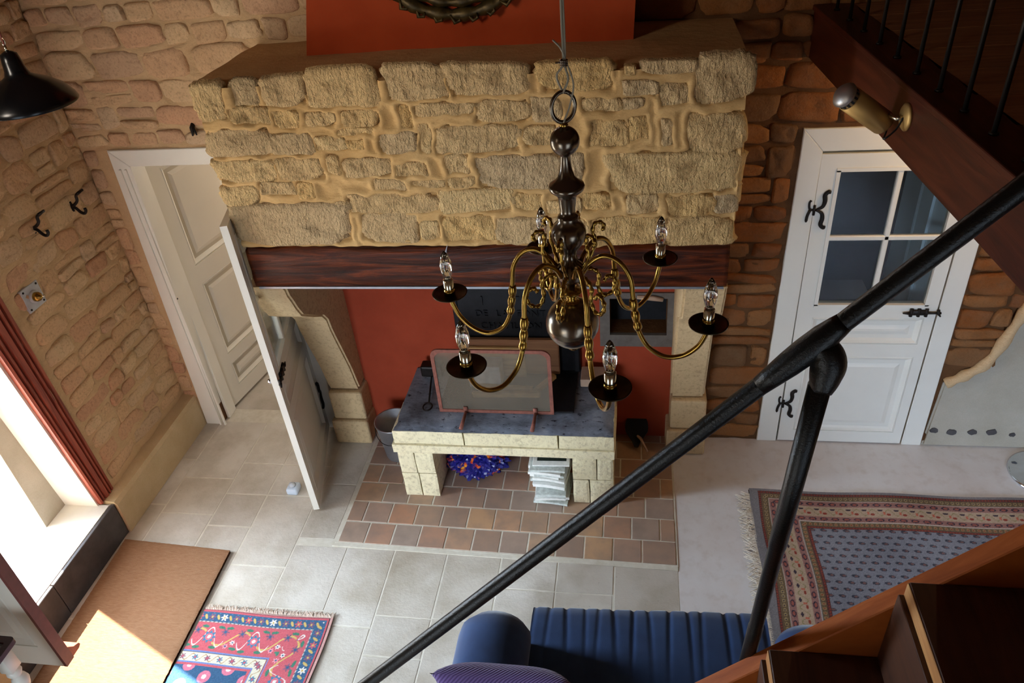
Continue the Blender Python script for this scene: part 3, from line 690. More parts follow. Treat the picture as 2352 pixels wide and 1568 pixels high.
# door_1: doorway left of the fireplace, glazed leaf swung into the room, panelled leaf beyond
d1 = root_struct('door_1', (0, 0, 0))
bm = B()
prism(bm, [(-3.085, 0), (-2.965, 0), (-2.90, 1.985), (-3.01, 2.085)], 1, YB-0.035, YB+0.04)
prism(bm, [(-3.01, 2.085), (-2.90, 1.985), (-2.16, 1.985), (-2.05, 2.085)], 1, YB-0.035, YB+0.04)
prism(bm, [(-2.16, 1.985), (-2.165, 0), (-2.065, 0), (-2.05, 2.085)], 1, YB-0.035, YB+0.04)
bmesh.ops.bevel(bm, geom=[e for e in bm.edges if all(v.co.y < YB for v in e.verts)], offset=0.004, segments=1, affect='EDGES')
box(bm, -2.955, -2.935, YB+0.04, YB+0.14, 0, 1.99)
for s in (-2.975, -2.94):
    box(bm, s, s+0.012, YB-0.045, YB-0.033, 0, 1.97)
obj('door_frame', bm, M['white'], d1)
hv = Vector((-2.170, 3.85, 0)); ev = Vector((-1.965, 3.067, 0)); dv = (ev-hv).normalized()
# local x from hinge to free edge, local -y faces +X side (right)
nrm = Vector((dv.y, -dv.x, 0))       # right of direction
yv = -nrm if nrm.x < 0 else nrm
Yl = Vector((-dv.y, dv.x, 0))
T = Matrix(((dv.x, Yl.x, 0, hv.x), (dv.y, Yl.y, 0, hv.y), (0, 0, 1, 0.01), (0, 0, 0, 1)))
# right handed: x=dv, y=Yl, z=up ; face -y looks towards -Yl
if Yl.x > 0:   # want the ironwork on the side facing +X
    T = T @ Matrix.Translation((0, 0.036, 0)) @ Matrix.Diagonal((1, -1, 1, 1))
T = T @ Matrix.Diagonal((1.10, 1, 1.012, 1))
lf = glazed_leaf(d1, T, M['white'])
bm = B(); lathe(bm, [(0, -0.035), (0.012, -0.03), (0.018, -0.02), (0.012, -0.008), (0.006, 0), (0.006, 0.03)], (0, 0, 0), 14, T @ Matrix.Translation((0.70, 0.036+0.0, 0.99)) @ Matrix.Rotation(PI/2, 4, 'X'))
o = obj('knob', bm, M['chrome'], None, True); o.parent = lf
thing('door_stop', 'pale blue plastic door stop on the flagstones beside the open door leaf', 'door stop', at(690, 1130, 2, 0))
ds = bpy.data.objects['door_stop']; c = at(686, 1128, 2, 0.0); c.x -= 0.02
obj('wedge', bbox(c.x-0.045, c.x+0.03, c.y-0.04, c.y+0.04, 0.0005, 0.05, 0.012, 2), M['blue_plastic'], ds, True)
bm = B(); lathe(bm, [(0, 0.05), (0.02, 0.05), (0.022, 0.06), (0.012, 0.072), (0, 0.075)], (c.x-0.008, c.y, 0), 14); obj('knob', bm, M['marble'], ds, True)
# panelled leaf opened into the hallway
pv0 = Vector((-2.945, 4.03, 0)); pv1 = Vector((-2.79, 4.80, 0)); dd = (pv1-pv0).normalized(); Yl = Vector((-dd.y, dd.x, 0))
T = Matrix(((dd.x, Yl.x, 0, pv0.x), (dd.y, Yl.y, 0, pv0.y), (0, 0, 1, 0.02), (0, 0, 0, 1)))
W = 0.78
bm = B()
for (a, b_, c, d) in ((0, 0.11, 0, 1.95), (W-0.11, W, 0, 1.95), (0.11, W-0.11, 1.84, 1.95), (0.11, W-0.11, 1.0, 1.14), (0.11, W-0.11, 0.32, 0.40), (0.11, W-0.11, 0, 0.12)): box(bm, a, b_, 0, 0.036, c, d)
bmesh.ops.transform(bm, matrix=T, verts=bm.verts); pl_ = obj('panelled_leaf', bm, M['white2'], d1)
for (z0, z1) in ((1.14, 1.84), (0.40, 1.0), (0.12, 0.32)):
    bm = B(); raised_panel(bm, 0.11, W-0.11, z0, z1, 0.006); bm2 = B(); raised_panel(bm2, 0.11, W-0.11, z0, z1, 0.006); bmesh.ops.transform(bm2, matrix=Matrix.Diagonal((1, -1, 1, 1)) @ Matrix.Translation((0, -0.036, 0)), verts=bm2.verts); merge(bm, bm2)
    bmesh.ops.transform(bm, matrix=T, verts=bm.verts); bmesh.ops.recalc_face_normals(bm, faces=bm.faces); o = obj('panel', bm, M['white2']); o.parent = pl_
bm = B(); lathe(bm, [(0, -0.004), (0.008, -0.004), (0.008, 0.004), (0, 0.004)], (0, 0, 0), 10, Matrix.Translation(at(406, 686, 1, YB-0.036)) @ Matrix.Rotation(PI/2, 4, 'X')); obj('strike_hole', bm, M['iron'], d1)
# hallway shell
hall = root_struct('wall_hallway')
bm = B(); box(bm, -3.3, -3.15, YB+0.14, 6.2, -0.1, 2.6); box(bm, -1.85, -1.7, YB+0.14, 6.2, -0.1, 2.6); box(bm, -3.3, -1.7, 6.05, 6.2, -0.1, 2.6); box(bm, -3.3, -1.7, YB+0.14, 6.2, 2.5, 2.6)
obj('hall_walls', bm, M['hall_wall'], hall)
bm = B(); box(bm, -3.15, -1.85, YB+0.14, 6.05, -0.1, -0.002); fl2 = obj('hall_floor', bm, M['flag'], hall)
sh = thing('wall_shelf', 'striped wooden shelf unit glimpsed through the left doorway above the open door', 'shelf', (-2.2, 4.6, 1.5))
for k in range(7): obj('shelf_board', bbox(-2.42, -1.87, 4.55, 4.80, 1.20+k*0.11, 1.222+k*0.11, 0.003), M['wood_pale'], sh)
for x in (-2.43, -1.885): obj('shelf_side', bbox(x, x+0.02, 4.55, 4.80, 0.0, 1.9, 0.003), M['wood_pale'], sh)
# pantry behind the right door
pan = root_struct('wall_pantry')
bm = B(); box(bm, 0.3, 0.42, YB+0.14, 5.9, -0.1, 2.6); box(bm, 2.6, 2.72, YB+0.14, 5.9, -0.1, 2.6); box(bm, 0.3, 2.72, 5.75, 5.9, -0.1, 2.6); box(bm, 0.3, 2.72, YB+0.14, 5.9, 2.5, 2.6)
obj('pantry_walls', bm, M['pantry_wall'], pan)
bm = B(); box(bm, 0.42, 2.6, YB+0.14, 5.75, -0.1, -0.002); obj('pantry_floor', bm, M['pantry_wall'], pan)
bm = B(); box(bm, 1.60, 1.70, YB+0.15, YB+0.62, 0, 2.1); box(bm, 1.585, 1.60, YB+0.16, YB+0.28, 0, 2.1); box(bm, 1.585, 1.60, YB+0.36, YB+0.62, 0, 2.1); obj('white_reveal', bm, simple('pale blue door reveal', (200, 212, 214), 0.5), pan)
tag(obj('timber_post', bbox(1.125, 1.175, 4.50, 4.56, 0.622, 2.015, 0.005), M['wood_pale']), 'pale timber post standing behind the glazed door on the right', 'post')
tag(obj('low_cabinet', bbox(0.90, 1.58, 4.44, 4.86, 0.0, 0.62, 0.006), simple('dark grey cabinet', (72, 74, 78), 0.5, var=0.2)), 'dark grey low cabinet seen through the lower panes of the right door', 'cabinet')
o = thing('stone_shelf', 'pink stone shelf seen through the upper panes of the right glazed door', 'block', (1.2, 4.5, 1.9))
o2 = obj('block', bbox(0.98, 1.30, 4.40, 4.92, 2.02, 2.12, 0.01), M['firebrick'], o); obj('support', bbox(0.98, 1.30, 4.88, 4.92, 0, 2.02, 0.01), M['slate'], o)

# ---- entry doorway in left wall --------------------------------------------
bm = B(); prof = [(2.815, 0), (2.95, 0)]
x0 = XL; pts = [(XL-0.005, 2.81)]
f = [(0.030, 2.812), (0.036, 2.822), (0.004, 2.829), (0.034, 2.836), (0.034, 2.846), (0.004, 2.853), (0.036, 2.860), (0.038, 2.884), (0.004, 2.891), (0.036, 2.898), (0.036, 2.908), (0.004, 2.915), (0.034, 2.922), (0.030, 2.938)]
pts = [(XL-0.005, 2.812)]+[(XL+a, y) for a, y in f]+[(XL-0.005, 2.938)]
prism(bm, pts, 2, 0.262, 2.57)
for v in bm.verts: v.co.y -= (v.co.z-0.2)*(0.080-0.044*(v.co.y-2.812)/0.126)
tr4 = obj('trim_4', bm, M['casing']); tr4['kind'] = 'structure'
bm = B(); prism(bm, [(XL-0.005, 2.44)]+[(XL+a, 2.44+(y-2.812)) for a, y in f]+[(XL-0.005, 2.566)], 1, 1.68, 2.812); tr5 = obj('trim_5', bm, M['casing']); tr5['kind'] = 'structure'
bm = B(); prism(bm, [(XL-0.005, 1.80)]+[(XL+a, 1.80-(y-2.812)) for a, y in f]+[(XL-0.005, 1.674)], 2, 0.26, 2.44); tr6 = obj('trim_6', bm, M['casing']); tr6['kind'] = 'structure'
# white lining of the reveal
lin_ = root_struct('trim_7')
bm = B(); prism(bm, [(2.798, 0.25), (2.812, 0.25), (2.64, 2.45), (2.61, 2.45)], 0, -3.43, XL+0.004); box(bm, -3.43, XL, 1.80, 1.81, 0.25, 2.45); box(bm, -3.43, XL, 1.80, 2.81, 2.44, 2.45); obj('inner_lining', bm, M['threshold'], lin_)
bm = B(); box(bm, -3.75, -3.428, 2.618, 2.632, 0.25, 2.40); box(bm, -3.428, -3.418, 2.618, 2.80, 0.25, 2.44); box(bm, -3.75, -3.428, 1.858, 1.87, 0.25, 2.40); obj('outer_lining', bm, M['plaster'], lin_)
# threshold and slate riser
th = root_struct('trim_8')
bm = B(); box(bm, -4.0, -3.43, 1.86, 2.62, 0.12, 0.253); box(bm, -3.43, -3.129, 1.80, 2.81, 0.12, 0.253); obj('threshold_stone', bm, M['threshold'], th)
for y0, y1 in ((2.235, 2.825), (2.085, 2.229), (1.80, 2.079)): obj('slate_tile', bbox(-3.128, -3.106, y0, y1, 0, 0.250, 0.003), M['slate'], th)
bm = B(); box(bm, -3.2, -3.12, 1.78, 2.83, 0, 0.24); obj('riser_core', bm, M['joint'], th)
# outside
bm = B(); box(bm, -14, -3.75, -8, 12, 0.0, 0.22); g = obj('floor_terrace', bm, M['gravel']); g['kind'] = 'structure'
bm = B(); rg = random.Random(5); pc = Vector((-4.22, 3.02, 0.22))
for k in range(170):
    a = rg.uniform(0, 2*PI); r = 0.26*math.sqrt(rg.random()); hh = rg.uniform(0.02, 0.45); c = pc+Vector((r*math.cos(a), r*math.sin(a), hh)); q = Euler((rg.uniform(-.8, .8), rg.uniform(-.8, .8), a)).to_matrix()
    vs = [bm.verts.new(c+q @ Vector(v)) for v in ((0, -0.02, 0), (0.035, 0, 0.01), (0.09, 0, -0.01), (0.035, 0.02, 0.01))]; bm.faces.new((vs[0], vs[1], vs[3])); bm.faces.new((vs[1], vs[2], vs[3]))
sh = thing('garden_plant', 'low leafy green plant on the bright terrace outside the entry door', 'plant', pc)
obj('foliage', bm, M['leaf'], sh)['kind'] = 'stuff'
bm = B()
for k in range(9): tube(bm, [pc, pc+Vector((rg.uniform(-.3, .3), rg.uniform(-.3, .3), 0.35))], [0.008, 0.003], 5)
obj('stem', bm, M['leaf'], sh)
# entry door leaf, opened into the room
d3 = root_struct('door_3')
ly = 1.775
bm = B()
for (a, b_, c, d) in ((-3.17, -3.10, 0.27, 2.36), (-2.79, -2.715, 0.27, 2.36), (-3.10, -2.79, 0.27, 0.42), (-3.10, -2.79, 2.26, 2.36)): box(bm, a, b_, ly, ly+0.045, c, d)
lf3 = obj('leaf', bm, M['white2'], d3)
bm = B(); raised_panel(bm, -3.10, -2.79, 0.42, 2.26, ly+0.006); o = obj('panel', bm, M['white2']); o.parent = lf3
bm = B(); box(bm, -3.10, -2.79, ly+0.02, ly+0.03, 0.42, 2.26); o = obj('panel_back', bm, M['casing']); o.parent = lf3
bm = B(); box(bm, -2.716, -2.700, ly-0.001, ly+0.052, 0.27, 2.36); obj('lipping', bm, simple('dark red door edge', (118, 66, 60), 0.5, var=0.15, scale=20), d3)
bm = B(); prism(bm, [(ly+0.045, 0.275), (ly+0.10, 0.275), (ly+0.115, 0.285), (ly+0.11, 0.30), (ly+0.08, 0.315), (ly+0.045, 0.36)], 0, -3.16, -2.702); obj('weatherboard', bm, M['casing'], d3)

# ================================================================== MEZZANINE
ax, ay = 0.802, 3.88; bx, by = 0.953, 1.60       # line of the lower arris
mz = root_struct('trim_9', (ax, ay, 2.43))
def along(y): return ax+(bx-ax)*(ay-y)/(ay-by)
bm = B()
def edge_prism(bm, offs, z0, z1, y0, y1):
    """offs (d0,d1): horizontal offset right of the arris line"""
    vs = []
    for y in (y0, y1):
        for z, d in ((z0, offs[0]), (z0, offs[1]), (z1, offs[1]), (z1, offs[0])): vs.append(bm.verts.new((along(y)+d, y, z)))
    for f_ in ((0, 1, 2, 3), (7, 6, 5, 4), (0, 4, 5, 1), (1, 5, 6, 2), (2, 6, 7, 3), (3, 7, 4, 0)): bm.faces.new([vs[i] for i in f_])
edge_prism(bm, (0, 0.14), 2.43, 2.64, 0.6, 3.88); bmesh.ops.recalc_face_normals(bm, faces=bm.faces); obj('edge_beam', bm, M['mezz_wood'], mz)
bm = B(); edge_prism(bm, (-0.012, 0.16), 2.64, 2.665, 0.6, 3.88); bmesh.ops.recalc_face_normals(bm, faces=bm.faces); bevel_all(bm, 0.005, 2); obj('nosing', bm, M['mezz_wood'], mz)
y = 3.87; k = 0
while y > 0.8:
    y2 = y-0.135; bm = B(); box(bm, along(y)+0.15, 3.3, y2+0.0015, y-0.0015, 2.60, 2.664+0.001*(k % 2)); obj('floorboard', bm, M['mezz_floor'], mz); y = y2; k += 1
bm = B(); box(bm, 1.0, 3.3, 0.6, 3.88, 2.565, 2.598); obj('deck_lining', bm, M['ceiling_wood'], mz)
rail = thing('balustrade', 'dark metal balustrade along the edge of the wooden mezzanine top right', 'railing', (0.9, 2.6, 2.665))
for k in range(14):
    y = 3.72-0.192*k; x = along(y)+0.055; bm = B(); tube(bm, [(x, y, 2.665), (x, y, 3.60)], 0.0075, 10); tube(bm, [(x, y, 2.665), (x, y, 2.672)], 0.014, 10); obj('baluster', bm, M['baluster'], rail, True)
bm = B(); tube(bm, [(along(3.86)+0.055, 3.86, 3.61), (along(1.1)+0.055, 1.1, 3.61)], 0.02, 12); obj('top_rail', bm, M['pipe'], rail, True)
# under-deck lamp that warms the right door
l = bpy.data.lights.new('mezzanine_ceiling_lamp', 'POINT'); l.energy = 16.0; l.color = (1.0, 0.68, 0.34); l.shadow_soft_size = 0.03
lo = bpy.data.objects.new('mezzanine_ceiling_lamp', l); COL.objects.link(lo); lo.location = (1.70, 3.45, 2.40)
cl = thing('ceiling_lamp', 'small warm lamp fitting fixed under the mezzanine boards near the right door', 'lamp', (1.70, 3.45, 2.565))
bm = B(); lathe(bm, [(0, 0), (0.05, 0), (0.05, -0.02), (0.03, -0.04), (0.028, -0.085), (0.02, -0.085), (0.018, -0.045), (0, -0.045)], (1.70, 3.45, 2.565), 20); obj('holder', bm, M['marble'], cl, True)

# spotlight on the beam ---------------------------------------------------------
bp = Vector((along(2.625), 2.625, 2.565)); nb = Vector((-0.998, -0.066, 0)).normalized()
sl = thing('spotlight', 'matt gold cylinder spotlight on a round plate on the mezzanine beam', 'lamp', bp)
Rb = nb.to_track_quat('Z', 'Y').to_matrix().to_4x4()
bm = B(); lathe(bm, [(0, 0), (0.046, 0), (0.046, 0.006), (0.038, 0.012), (0, 0.014)], (0, 0, 0), 28, Matrix.Translation(bp) @ Rb); obj('mounting_plate', bm, M['gold'], sl, True)
S0 = deep(2028, 282, 2.62); S1 = deep(1938, 217, 2.52)
sx_ = (S1-S0).normalized(); Rs = sx_.to_track_quat('Z', 'Y').to_matrix().to_4x4(); Ls = (S1-S0).length
bm = B(); lathe(bm, [(0, 0), (0.041, 0), (0.042, 0.004), (0.042, Ls*0.86), (0.038, Ls*0.86), (0.0, Ls*0.84)], (0, 0, 0), 32, Matrix.Translation(S0) @ Rs); obj('barrel', bm, M['gold'], sl, True)
bm = B(); lathe(bm, [(0.036, Ls*0.86), (0.036, Ls*0.95), (0.042, Ls*0.955), (0.044, Ls*0.985), (0.034, Ls*1.04), (0, Ls*1.07)], (0, 0, 0), 32, Matrix.Translation(S0) @ Rs); cw = obj('vented_crown', bm, M['silver'], sl, True)
for k in range(14):
    a = 2*PI*k/14; bm = B(); box(bm, -0.0035, 0.0035, 0.0355, 0.0385, Ls*0.87, Ls*0.94, Matrix.Translation(S0) @ Rs @ Matrix.Rotation(a, 4, 'Z')); obj('vent_slot', bm, M['black'], sl)
joint = S0+sx_*0.025+Vector((0.02, 0, 0.02))
bm = B(); tube(bm, [bp+nb*0.01, bp+nb*0.03+Vector((0, 0, -0.004)), joint], 0.007, 10); obj('arm', bm, M['nickel'], sl, True)
bm = B(); tube(bm, catmull([bp+nb*0.012+Vector((0, -0.005, 0.0)), bp+nb*0.035+Vector((0, -0.02, -0.035)), bp+nb*0.07+Vector((0, -0.03, -0.06)), S0+Vector((0.01, -0.02, -0.02)), S0+sx_*0.004], 6), 0.0032, 8); obj('wire', bm, M['black'], sl, True)

# ================================================================== STAIR
D = Vector((.678, .044, .733)).normalized(); J = deep(1872, 790, 1.4)
post_b = Vector((0.304, 1.207, 1.598)); YS = 1.20
st = thing('staircase', 'open wooden staircase with orange pine stringer and brown treads at lower right', 'staircase', (0, YS, 0))
def strpt(q): # along the stringer top centre
    return Vector((0.304, YS+0.0, 1.575))+Vector((.678, 0.0, .733)).normalized()*q
Ds = Vector((.678, 0, .733)).normalized(); Ns = Vector((.733, 0, -.678)).normalized()   # down-right normal
def stringer(y0, y1):
    bm = B(); a = strpt(-2.15); b_ = strpt(1.7); vs = []
    for y in (y0, y1):
        for p in (a, b_, b_+Ns*0.27, a+Ns*0.27): vs.append(bm.verts.new((p.x, y, p.z)))
    for f_ in ((0, 1, 2, 3), (7, 6, 5, 4), (0, 4, 5, 1), (1, 5, 6, 2), (2, 6, 7, 3), (3, 7, 4, 0)): bm.faces.new([vs[i] for i in f_])
    bmesh.ops.recalc_face_normals(bm, faces=bm.faces); bevel_all(bm, 0.003, 1); return bm
obj('stringer', stringer(YS-0.005, YS+0.045), M['stringer'], st)
obj('stringer', stringer(YS-0.90, YS-0.85), M['stringer'], st)
bm = B(); pa_, pb_ = strpt(-2.0)+Ns*0.2, strpt(1.6)+Ns*0.2; prism(bm, [(pa_.x, pa_.z), (pb_.x, pb_.z), (pb_.x, 0.01), (pa_.x, 0.01)], 1, YS-0.93, YS-0.905); obj('added_shade_panel', bm, M['tread'], st)  # unseen boarding added to keep front light off the stringer's inner face
for k in range(-5, 5):
    x = 0.621+0.274*k; z = 1.998+0.296*k
    if z < 0.15: continue
    tr_ = obj('tread', bbox(x+0.003, x+0.29, YS-0.85, YS-0.005, z-0.045, z, 0.003), M['tread'], st)
    if z > 0.3: obj('riser', bbox(x+0.262, x+0.276, YS-0.849, YS-0.006, z, z+0.251, 0.002), M['tread'], st)
    bm = bbox(x, x+0.004, YS-0.848, YS-0.007, z-0.044, z-0.002, 0.0015); o = obj('tread_edge', bm, M['tread_edge']); o.parent = tr_
hr = thing('stair_handrail', 'thick black pipe handrail running diagonally above the stairs with one slanting post', 'handrail', J)
A0 = J-D*2.45; A1 = J+D*0.55
bm = B(); pp = [A0+(A1-A0)*k/60 for k in range(61)]
tube(bm, pp, [0.0185+0.0004*noise.noise(p_*30) for p_ in pp], 20); obj('rail', bm, M['pipe'], hr, True)
bm = B(); tube(bm, [J-D*0.13, J-D*0.10, J-D*0.06, J-D*0.02, J+D*0.02, J+D*0.05, J+D*0.065], [0.0188, 0.0215, 0.0250, 0.0265, 0.0255, 0.0215, 0.0188], 20)
pj = Vector((J.x+0.002, J.y+0.002, J.z))
elb = deep(1885, 850, 1.41); ep = catmull([J+D*0.0, deep(1893, 806, 1.402), deep(1903, 832, 1.407), deep(1896, 862, 1.413), deep(1885, 900, 1.42)], 6); tube(bm, ep, [0.020+0.0125*math.sin(PI*min(1, i/(len(ep)-1)*1.02))**0.7 for i in range(len(ep))], 20); obj('pipe_fitting', bm, M['pipe'], hr, True)
top = deep(1883, 885, 1.42); 
q0 = deep(1705, 1548, 1.98)
q0 = at(1709, 1540, 1, YS+0.070)
mid = top+(q0-top)*0.46; mid2 = top+(q0-top)*0.78
bm = B(); tube(bm, [top, mid, mid+(q0-top)*0.003, mid2, mid2+(q0-top)*0.004, q0, q0+(q0-top)*0.16], [0.0215, 0.0205, 0.0188, 0.0180, 0.0195, 0.0195, 0.0195], 20); obj('post', bm, M['pipe'], hr, True)

# ================================================================== CHANDELIER
CX, CY = -0.141, 1.484; CZ = 2.542
ch = thing('chandelier', 'six-armed brass chandelier with dark bronze baluster stem and candle bulbs hanging at centre', 'chandelier', (CX, CY, CZ))
bm = B(); prof = [(0, 2.985), (0.006, 2.984), (0.009, 2.978), (0.005, 2.973), (0.014, 2.969), (0.022, 2.966)]
lathe(bm, prof, (CX, CY, 0), 32); obj('finial', bm, M['brass'], ch, True)
prof = [(0.006, 2.98)]+[(0.0305*math.sin(a), 2.945+0.0305*math.cos(a)) for a in np.linspace(0.3, 2.75, 16)]+[(0.0105, 2.914), (0.011, 2.90), (0.013, 2.885), (0.018, 2.868), (0.027, 2.858), (0.0365, 2.852), (0.0385, 2.846), (0.036, 2.840), (0.029, 2.834), (0.022, 2.829), (0.0195, 2.822), (0.0165, 2.795), (0.0155, 2.785), (0.021, 2.781), (0.0235, 2.776), (0.022, 2.770), (0.031, 2.760), (0.037, 2.750), (0.0385, 2.738), (0.0355, 2.722), (0.027, 2.708), (0.018, 2.697), (0.0155, 2.685), (0.018, 2.672), (0.026, 2.664), (0.029, 2.656), (0.029, 2.628), (0.022, 2.620), (0.010, 2.617), (0.010, 2.58)]
bm = B(); lathe(bm, prof, (CX, CY, 0), 40); obj('stem', bm, M['bronze'], ch, True)
bm = B(); lathe(bm, [(0.008, 2.600), (0.026, 2.592), (0.024, 2.588), (0.011, 2.586), (0.014, 2.580), (0.012, 2.573), (0.014, 2.566), (0.02, 2.563)], (CX, CY, 0), 32); obj('collar', bm, M['brass'], ch, True)
pr = []
for a in np.linspace(0.2, PI-0.22, 40):
    r = 0.0625*math.sin(a); z = 2.504+0.0625*math.cos(a)
    if 1.72 < a < 1.95: r += 0.0008*math.sin(a*60)
    pr.append((r, z))
bm = B(); lathe(bm, pr, (CX, CY, 0), 48); obj('globe', bm, M['bronze'], ch, True)
bm = B(); lathe(bm, [(0.022, 2.445), (0.020, 2.440), (0.012, 2.436), (0.013, 2.432), (0.006, 2.426), (0, 2.424)], (CX, CY, 0), 24); obj('drop_finial', bm, M['brass'], ch, True)
bm = B(); rc = Vector((CX, CY, 3.014)); ra = math.radians(25)
tube(bm, [rc+Vector((0.0245*math.cos(a)*math.cos(ra), 0.0245*math.cos(a)*math.sin(ra), 0.030*math.sin(a))) for a in np.linspace(0, 2*PI, 41)[:-1]], 0.0042, 10, closed=True); obj('hanging_ring', bm, M['bronze'], ch, True)
for k in range(6):
    a = 2.937+k*PI/3; ca, sa = math.cos(a), math.sin(a)
    def P3(r, z): return Vector((CX+r*ca, CY+r*sa, z))
    bm = B(); path = catmull([P3(r, z) for r, z in ((0.028, 2.640), (0.045, 2.668), (0.078, 2.690), (0.112, 2.678), (0.136, 2.640), (0.143, 2.590), (0.150, 2.540), (0.158, 2.500), (0.180, 2.462), (0.218, 2.441), (0.258, 2.450), (0.290, 2.480), (0.306, 2.515), (0.310, 2.540))], 7)
    tube(bm, path, 0.0058, 12)
    arm = obj('arm', bm, M['brass'], ch, True)
    bm = B(); kp = catmull([P3(0.1425, 2.588), P3(0.1455, 2.565), P3(0.149, 2.545), P3(0.153, 2.522), P3(0.156, 2.507)], 6)
    tube(bm, kp, [0.0075+0.0028*abs(math.sin(i*PI/8)) for i in range(len(kp))], 12); o = obj('knuckle', bm, M['brass'], None, True); o.parent = arm; o.matrix_parent_inverse = Matrix.Identity(4)
    bm = B(); lathe(bm, [(0, 2.540), (0.010, 2.536), (0.030, 2.538), (0.0425, 2.5445), (0.0435, 2.548), (0.040, 2.547), (0.028, 2.542), (0, 2.5425)], (CX+0.31*ca, CY+0.31*sa, 0), 32); obj('drip_dish', bm, M['dish'], ch, True)
    bm = B(); lathe(bm, [(0, 2.541), (0.0135, 2.541), (0.0135, 2.556), (0.0122, 2.557), (0.0122, 2.560)], (CX+0.31*ca, CY+0.31*sa, 0), 20)
    s_ = obj('socket', bm, M['brass'], ch, True)
    bm = B(); lathe(bm, [(0.0122, 2.558), (0.0120, 2.584), (0.0105, 2.585), (0, 2.585)], (CX+0.31*ca, CY+0.31*sa, 0), 20); o = obj('socket_sleeve', bm, M['nickel'], None, True); o.parent = s_; o.matrix_parent_inverse = Matrix.Identity(4)
    bm = B(); outer = [(0.008, 2.584), (0.0095, 2.592), (0.0135, 2.606), (0.0152, 2.618), (0.0140, 2.632), (0.0095, 2.648), (0.0045, 2.658), (0.0, 2.663)]
    lathe(bm, outer, (CX+0.31*ca, CY+0.31*sa, 0), 22)
    inner = [(max(r-0.0009, 0), z-(0.001 if r < 0.001 else 0)) for r, z in outer]; lathe(bm, inner[::-1], (CX+0.31*ca, CY+0.31*sa, 0), 22)
    bl = obj('bulb', bm, M['bulb'], ch, True)
    bm = B(); c = P3(0.31, 2.600); tube(bm, [P3(0.31, 2.585), P3(0.31, 2.598)], [0.004, 0.002], 8); tube(bm, [c+Vector((-0.004, 0, 0)), c+Vector((-0.002, 0.003, 0.018)), c+Vector((0, 0, 0.010)), c+Vector((0.002, -0.003, 0.018)), c+Vector((0.004, 0, 0))], 0.0006, 6); o = obj('filament', bm, M['nickel'], None, True); o.parent = bl; o.matrix_parent_inverse = Matrix.Identity(4)
    # scroll ornaments between the arms
    a += PI/6; ca, sa = math.cos(a), math.sin(a)
    bm = B(); up_ = catmull([P3(r, z) for r, z in ((0.029, 2.645), (0.048, 2.675), (0.060, 2.705), (0.054, 2.730), (0.058, 2.750), (0.072, 2.752), (0.080, 2.740), (0.074, 2.732))], 5)
    tube(bm, up_, [0.0045+0.0012*math.sin(i*1.6) for i in range(len(up_))], 8)
    lo_ = catmull([P3(r, z) for r, z in ((0.029, 2.640), (0.050, 2.640), (0.066, 2.622), (0.064, 2.590), (0.076, 2.565), (0.098, 2.572), (0.104, 2.598), (0.090, 2.615), (0.078, 2.604))], 6)
    tube(bm, lo_, [0.0050+0.0013*math.sin(i*1.6) for i in range(len(lo_))], 8); obj('scroll', bm, M['brass'], ch, True)
bm = B()
top_z = 4.5
tube(bm, catmull([Vector((CX, CY, 3.044)), Vector((CX-0.010, CY, 3.075)), Vector((CX+0.004, CY, 3.10)), Vector((CX+0.008, CY, 3.17)), Vector((CX+0.002, CY, 3.6)), Vector((CX, CY, top_z))], 8), 0.0022, 8)
tube(bm, catmull([Vector((CX+0.001, CY-0.003, 3.042)), Vector((CX+0.012, CY-0.004, 3.07)), Vector((CX+0.006, CY-0.003, 3.10)), Vector((CX+0.004, CY-0.003, 3.17)), Vector((CX+0.006, CY-0.002, 3.6)), Vector((CX+0.003, CY, top_z))], 8), 0.0022, 8)
tube(bm, catmull([Vector((CX+0.000, CY-0.006, 2.985)), Vector((CX+0.014, CY-0.006, 3.02)), Vector((CX+0.022, CY-0.005, 3.06)), Vector((CX+0.010, CY-0.004, 3.10)), Vector((CX+0.001, CY-0.003, 3.125)), Vector((CX-0.014, CY-0.003, 3.142))], 8), 0.0018, 8)
obj('cable', bm, M['cable'], ch, True)
bm = B(); kc = Vector((CX+0.005, CY-0.003, 3.10))
for i in range(4): tube(bm, [kc+Vector((0.006*math.cos(a_), 0.006*math.sin(a_), -0.005+0.003*i)) for a_ in np.linspace(0, 2*PI, 13)[:-1]], 0.0022, 6, closed=True)
tube(bm, [kc, kc+Vector((-0.016, 0, 0.0))], 0.002, 6); obj('cable_knot', bm, M['bronze'], ch, True)

# ================================================================== PENDANT LAMP (left)
LC = deep(72, 243, 2.6); pl = thing('pendant_lamp', 'black enamel factory shade pendant hanging on a red flex at top left', 'lamp', LC)
R = 0.152
prof = [(R, 0), (R+0.002, 0.004), (R-0.004, 0.02), (0.125, 0.052), (0.09, 0.078), (0.052, 0.096), (0.040, 0.104), (0.034, 0.120), (0.030, 0.150), (0.026, 0.172), (0.012, 0.180), (0, 0.181)]
bm = B(); lathe(bm, prof, LC, 48); obj('shade', bm, M['shade'], pl, True)
prof = [(R-0.002, 0.001), (0.122, 0.048), (0.088, 0.073), (0.05, 0.09), (0, 0.098)]
bm = B(); lathe(bm, prof, LC, 48); obj('shade_lining', bm, M['shade_in'], pl, True)
bm = B(); tube(bm, [LC+Vector((0, 0, 0.18)), LC+Vector((0, 0, 0.19)), LC+Vector((0.002, 0, 0.20))], [0.007, 0.006, 0.003], 10)
tube(bm, [LC+Vector((0.008*math.cos(a_), 0, 0.212+0.012*math.sin(a_))) for a_ in np.linspace(0, 2*PI, 17)[:-1]], 0.0018, 6, closed=True); obj('hanger', bm, M['nickel'], pl, True)
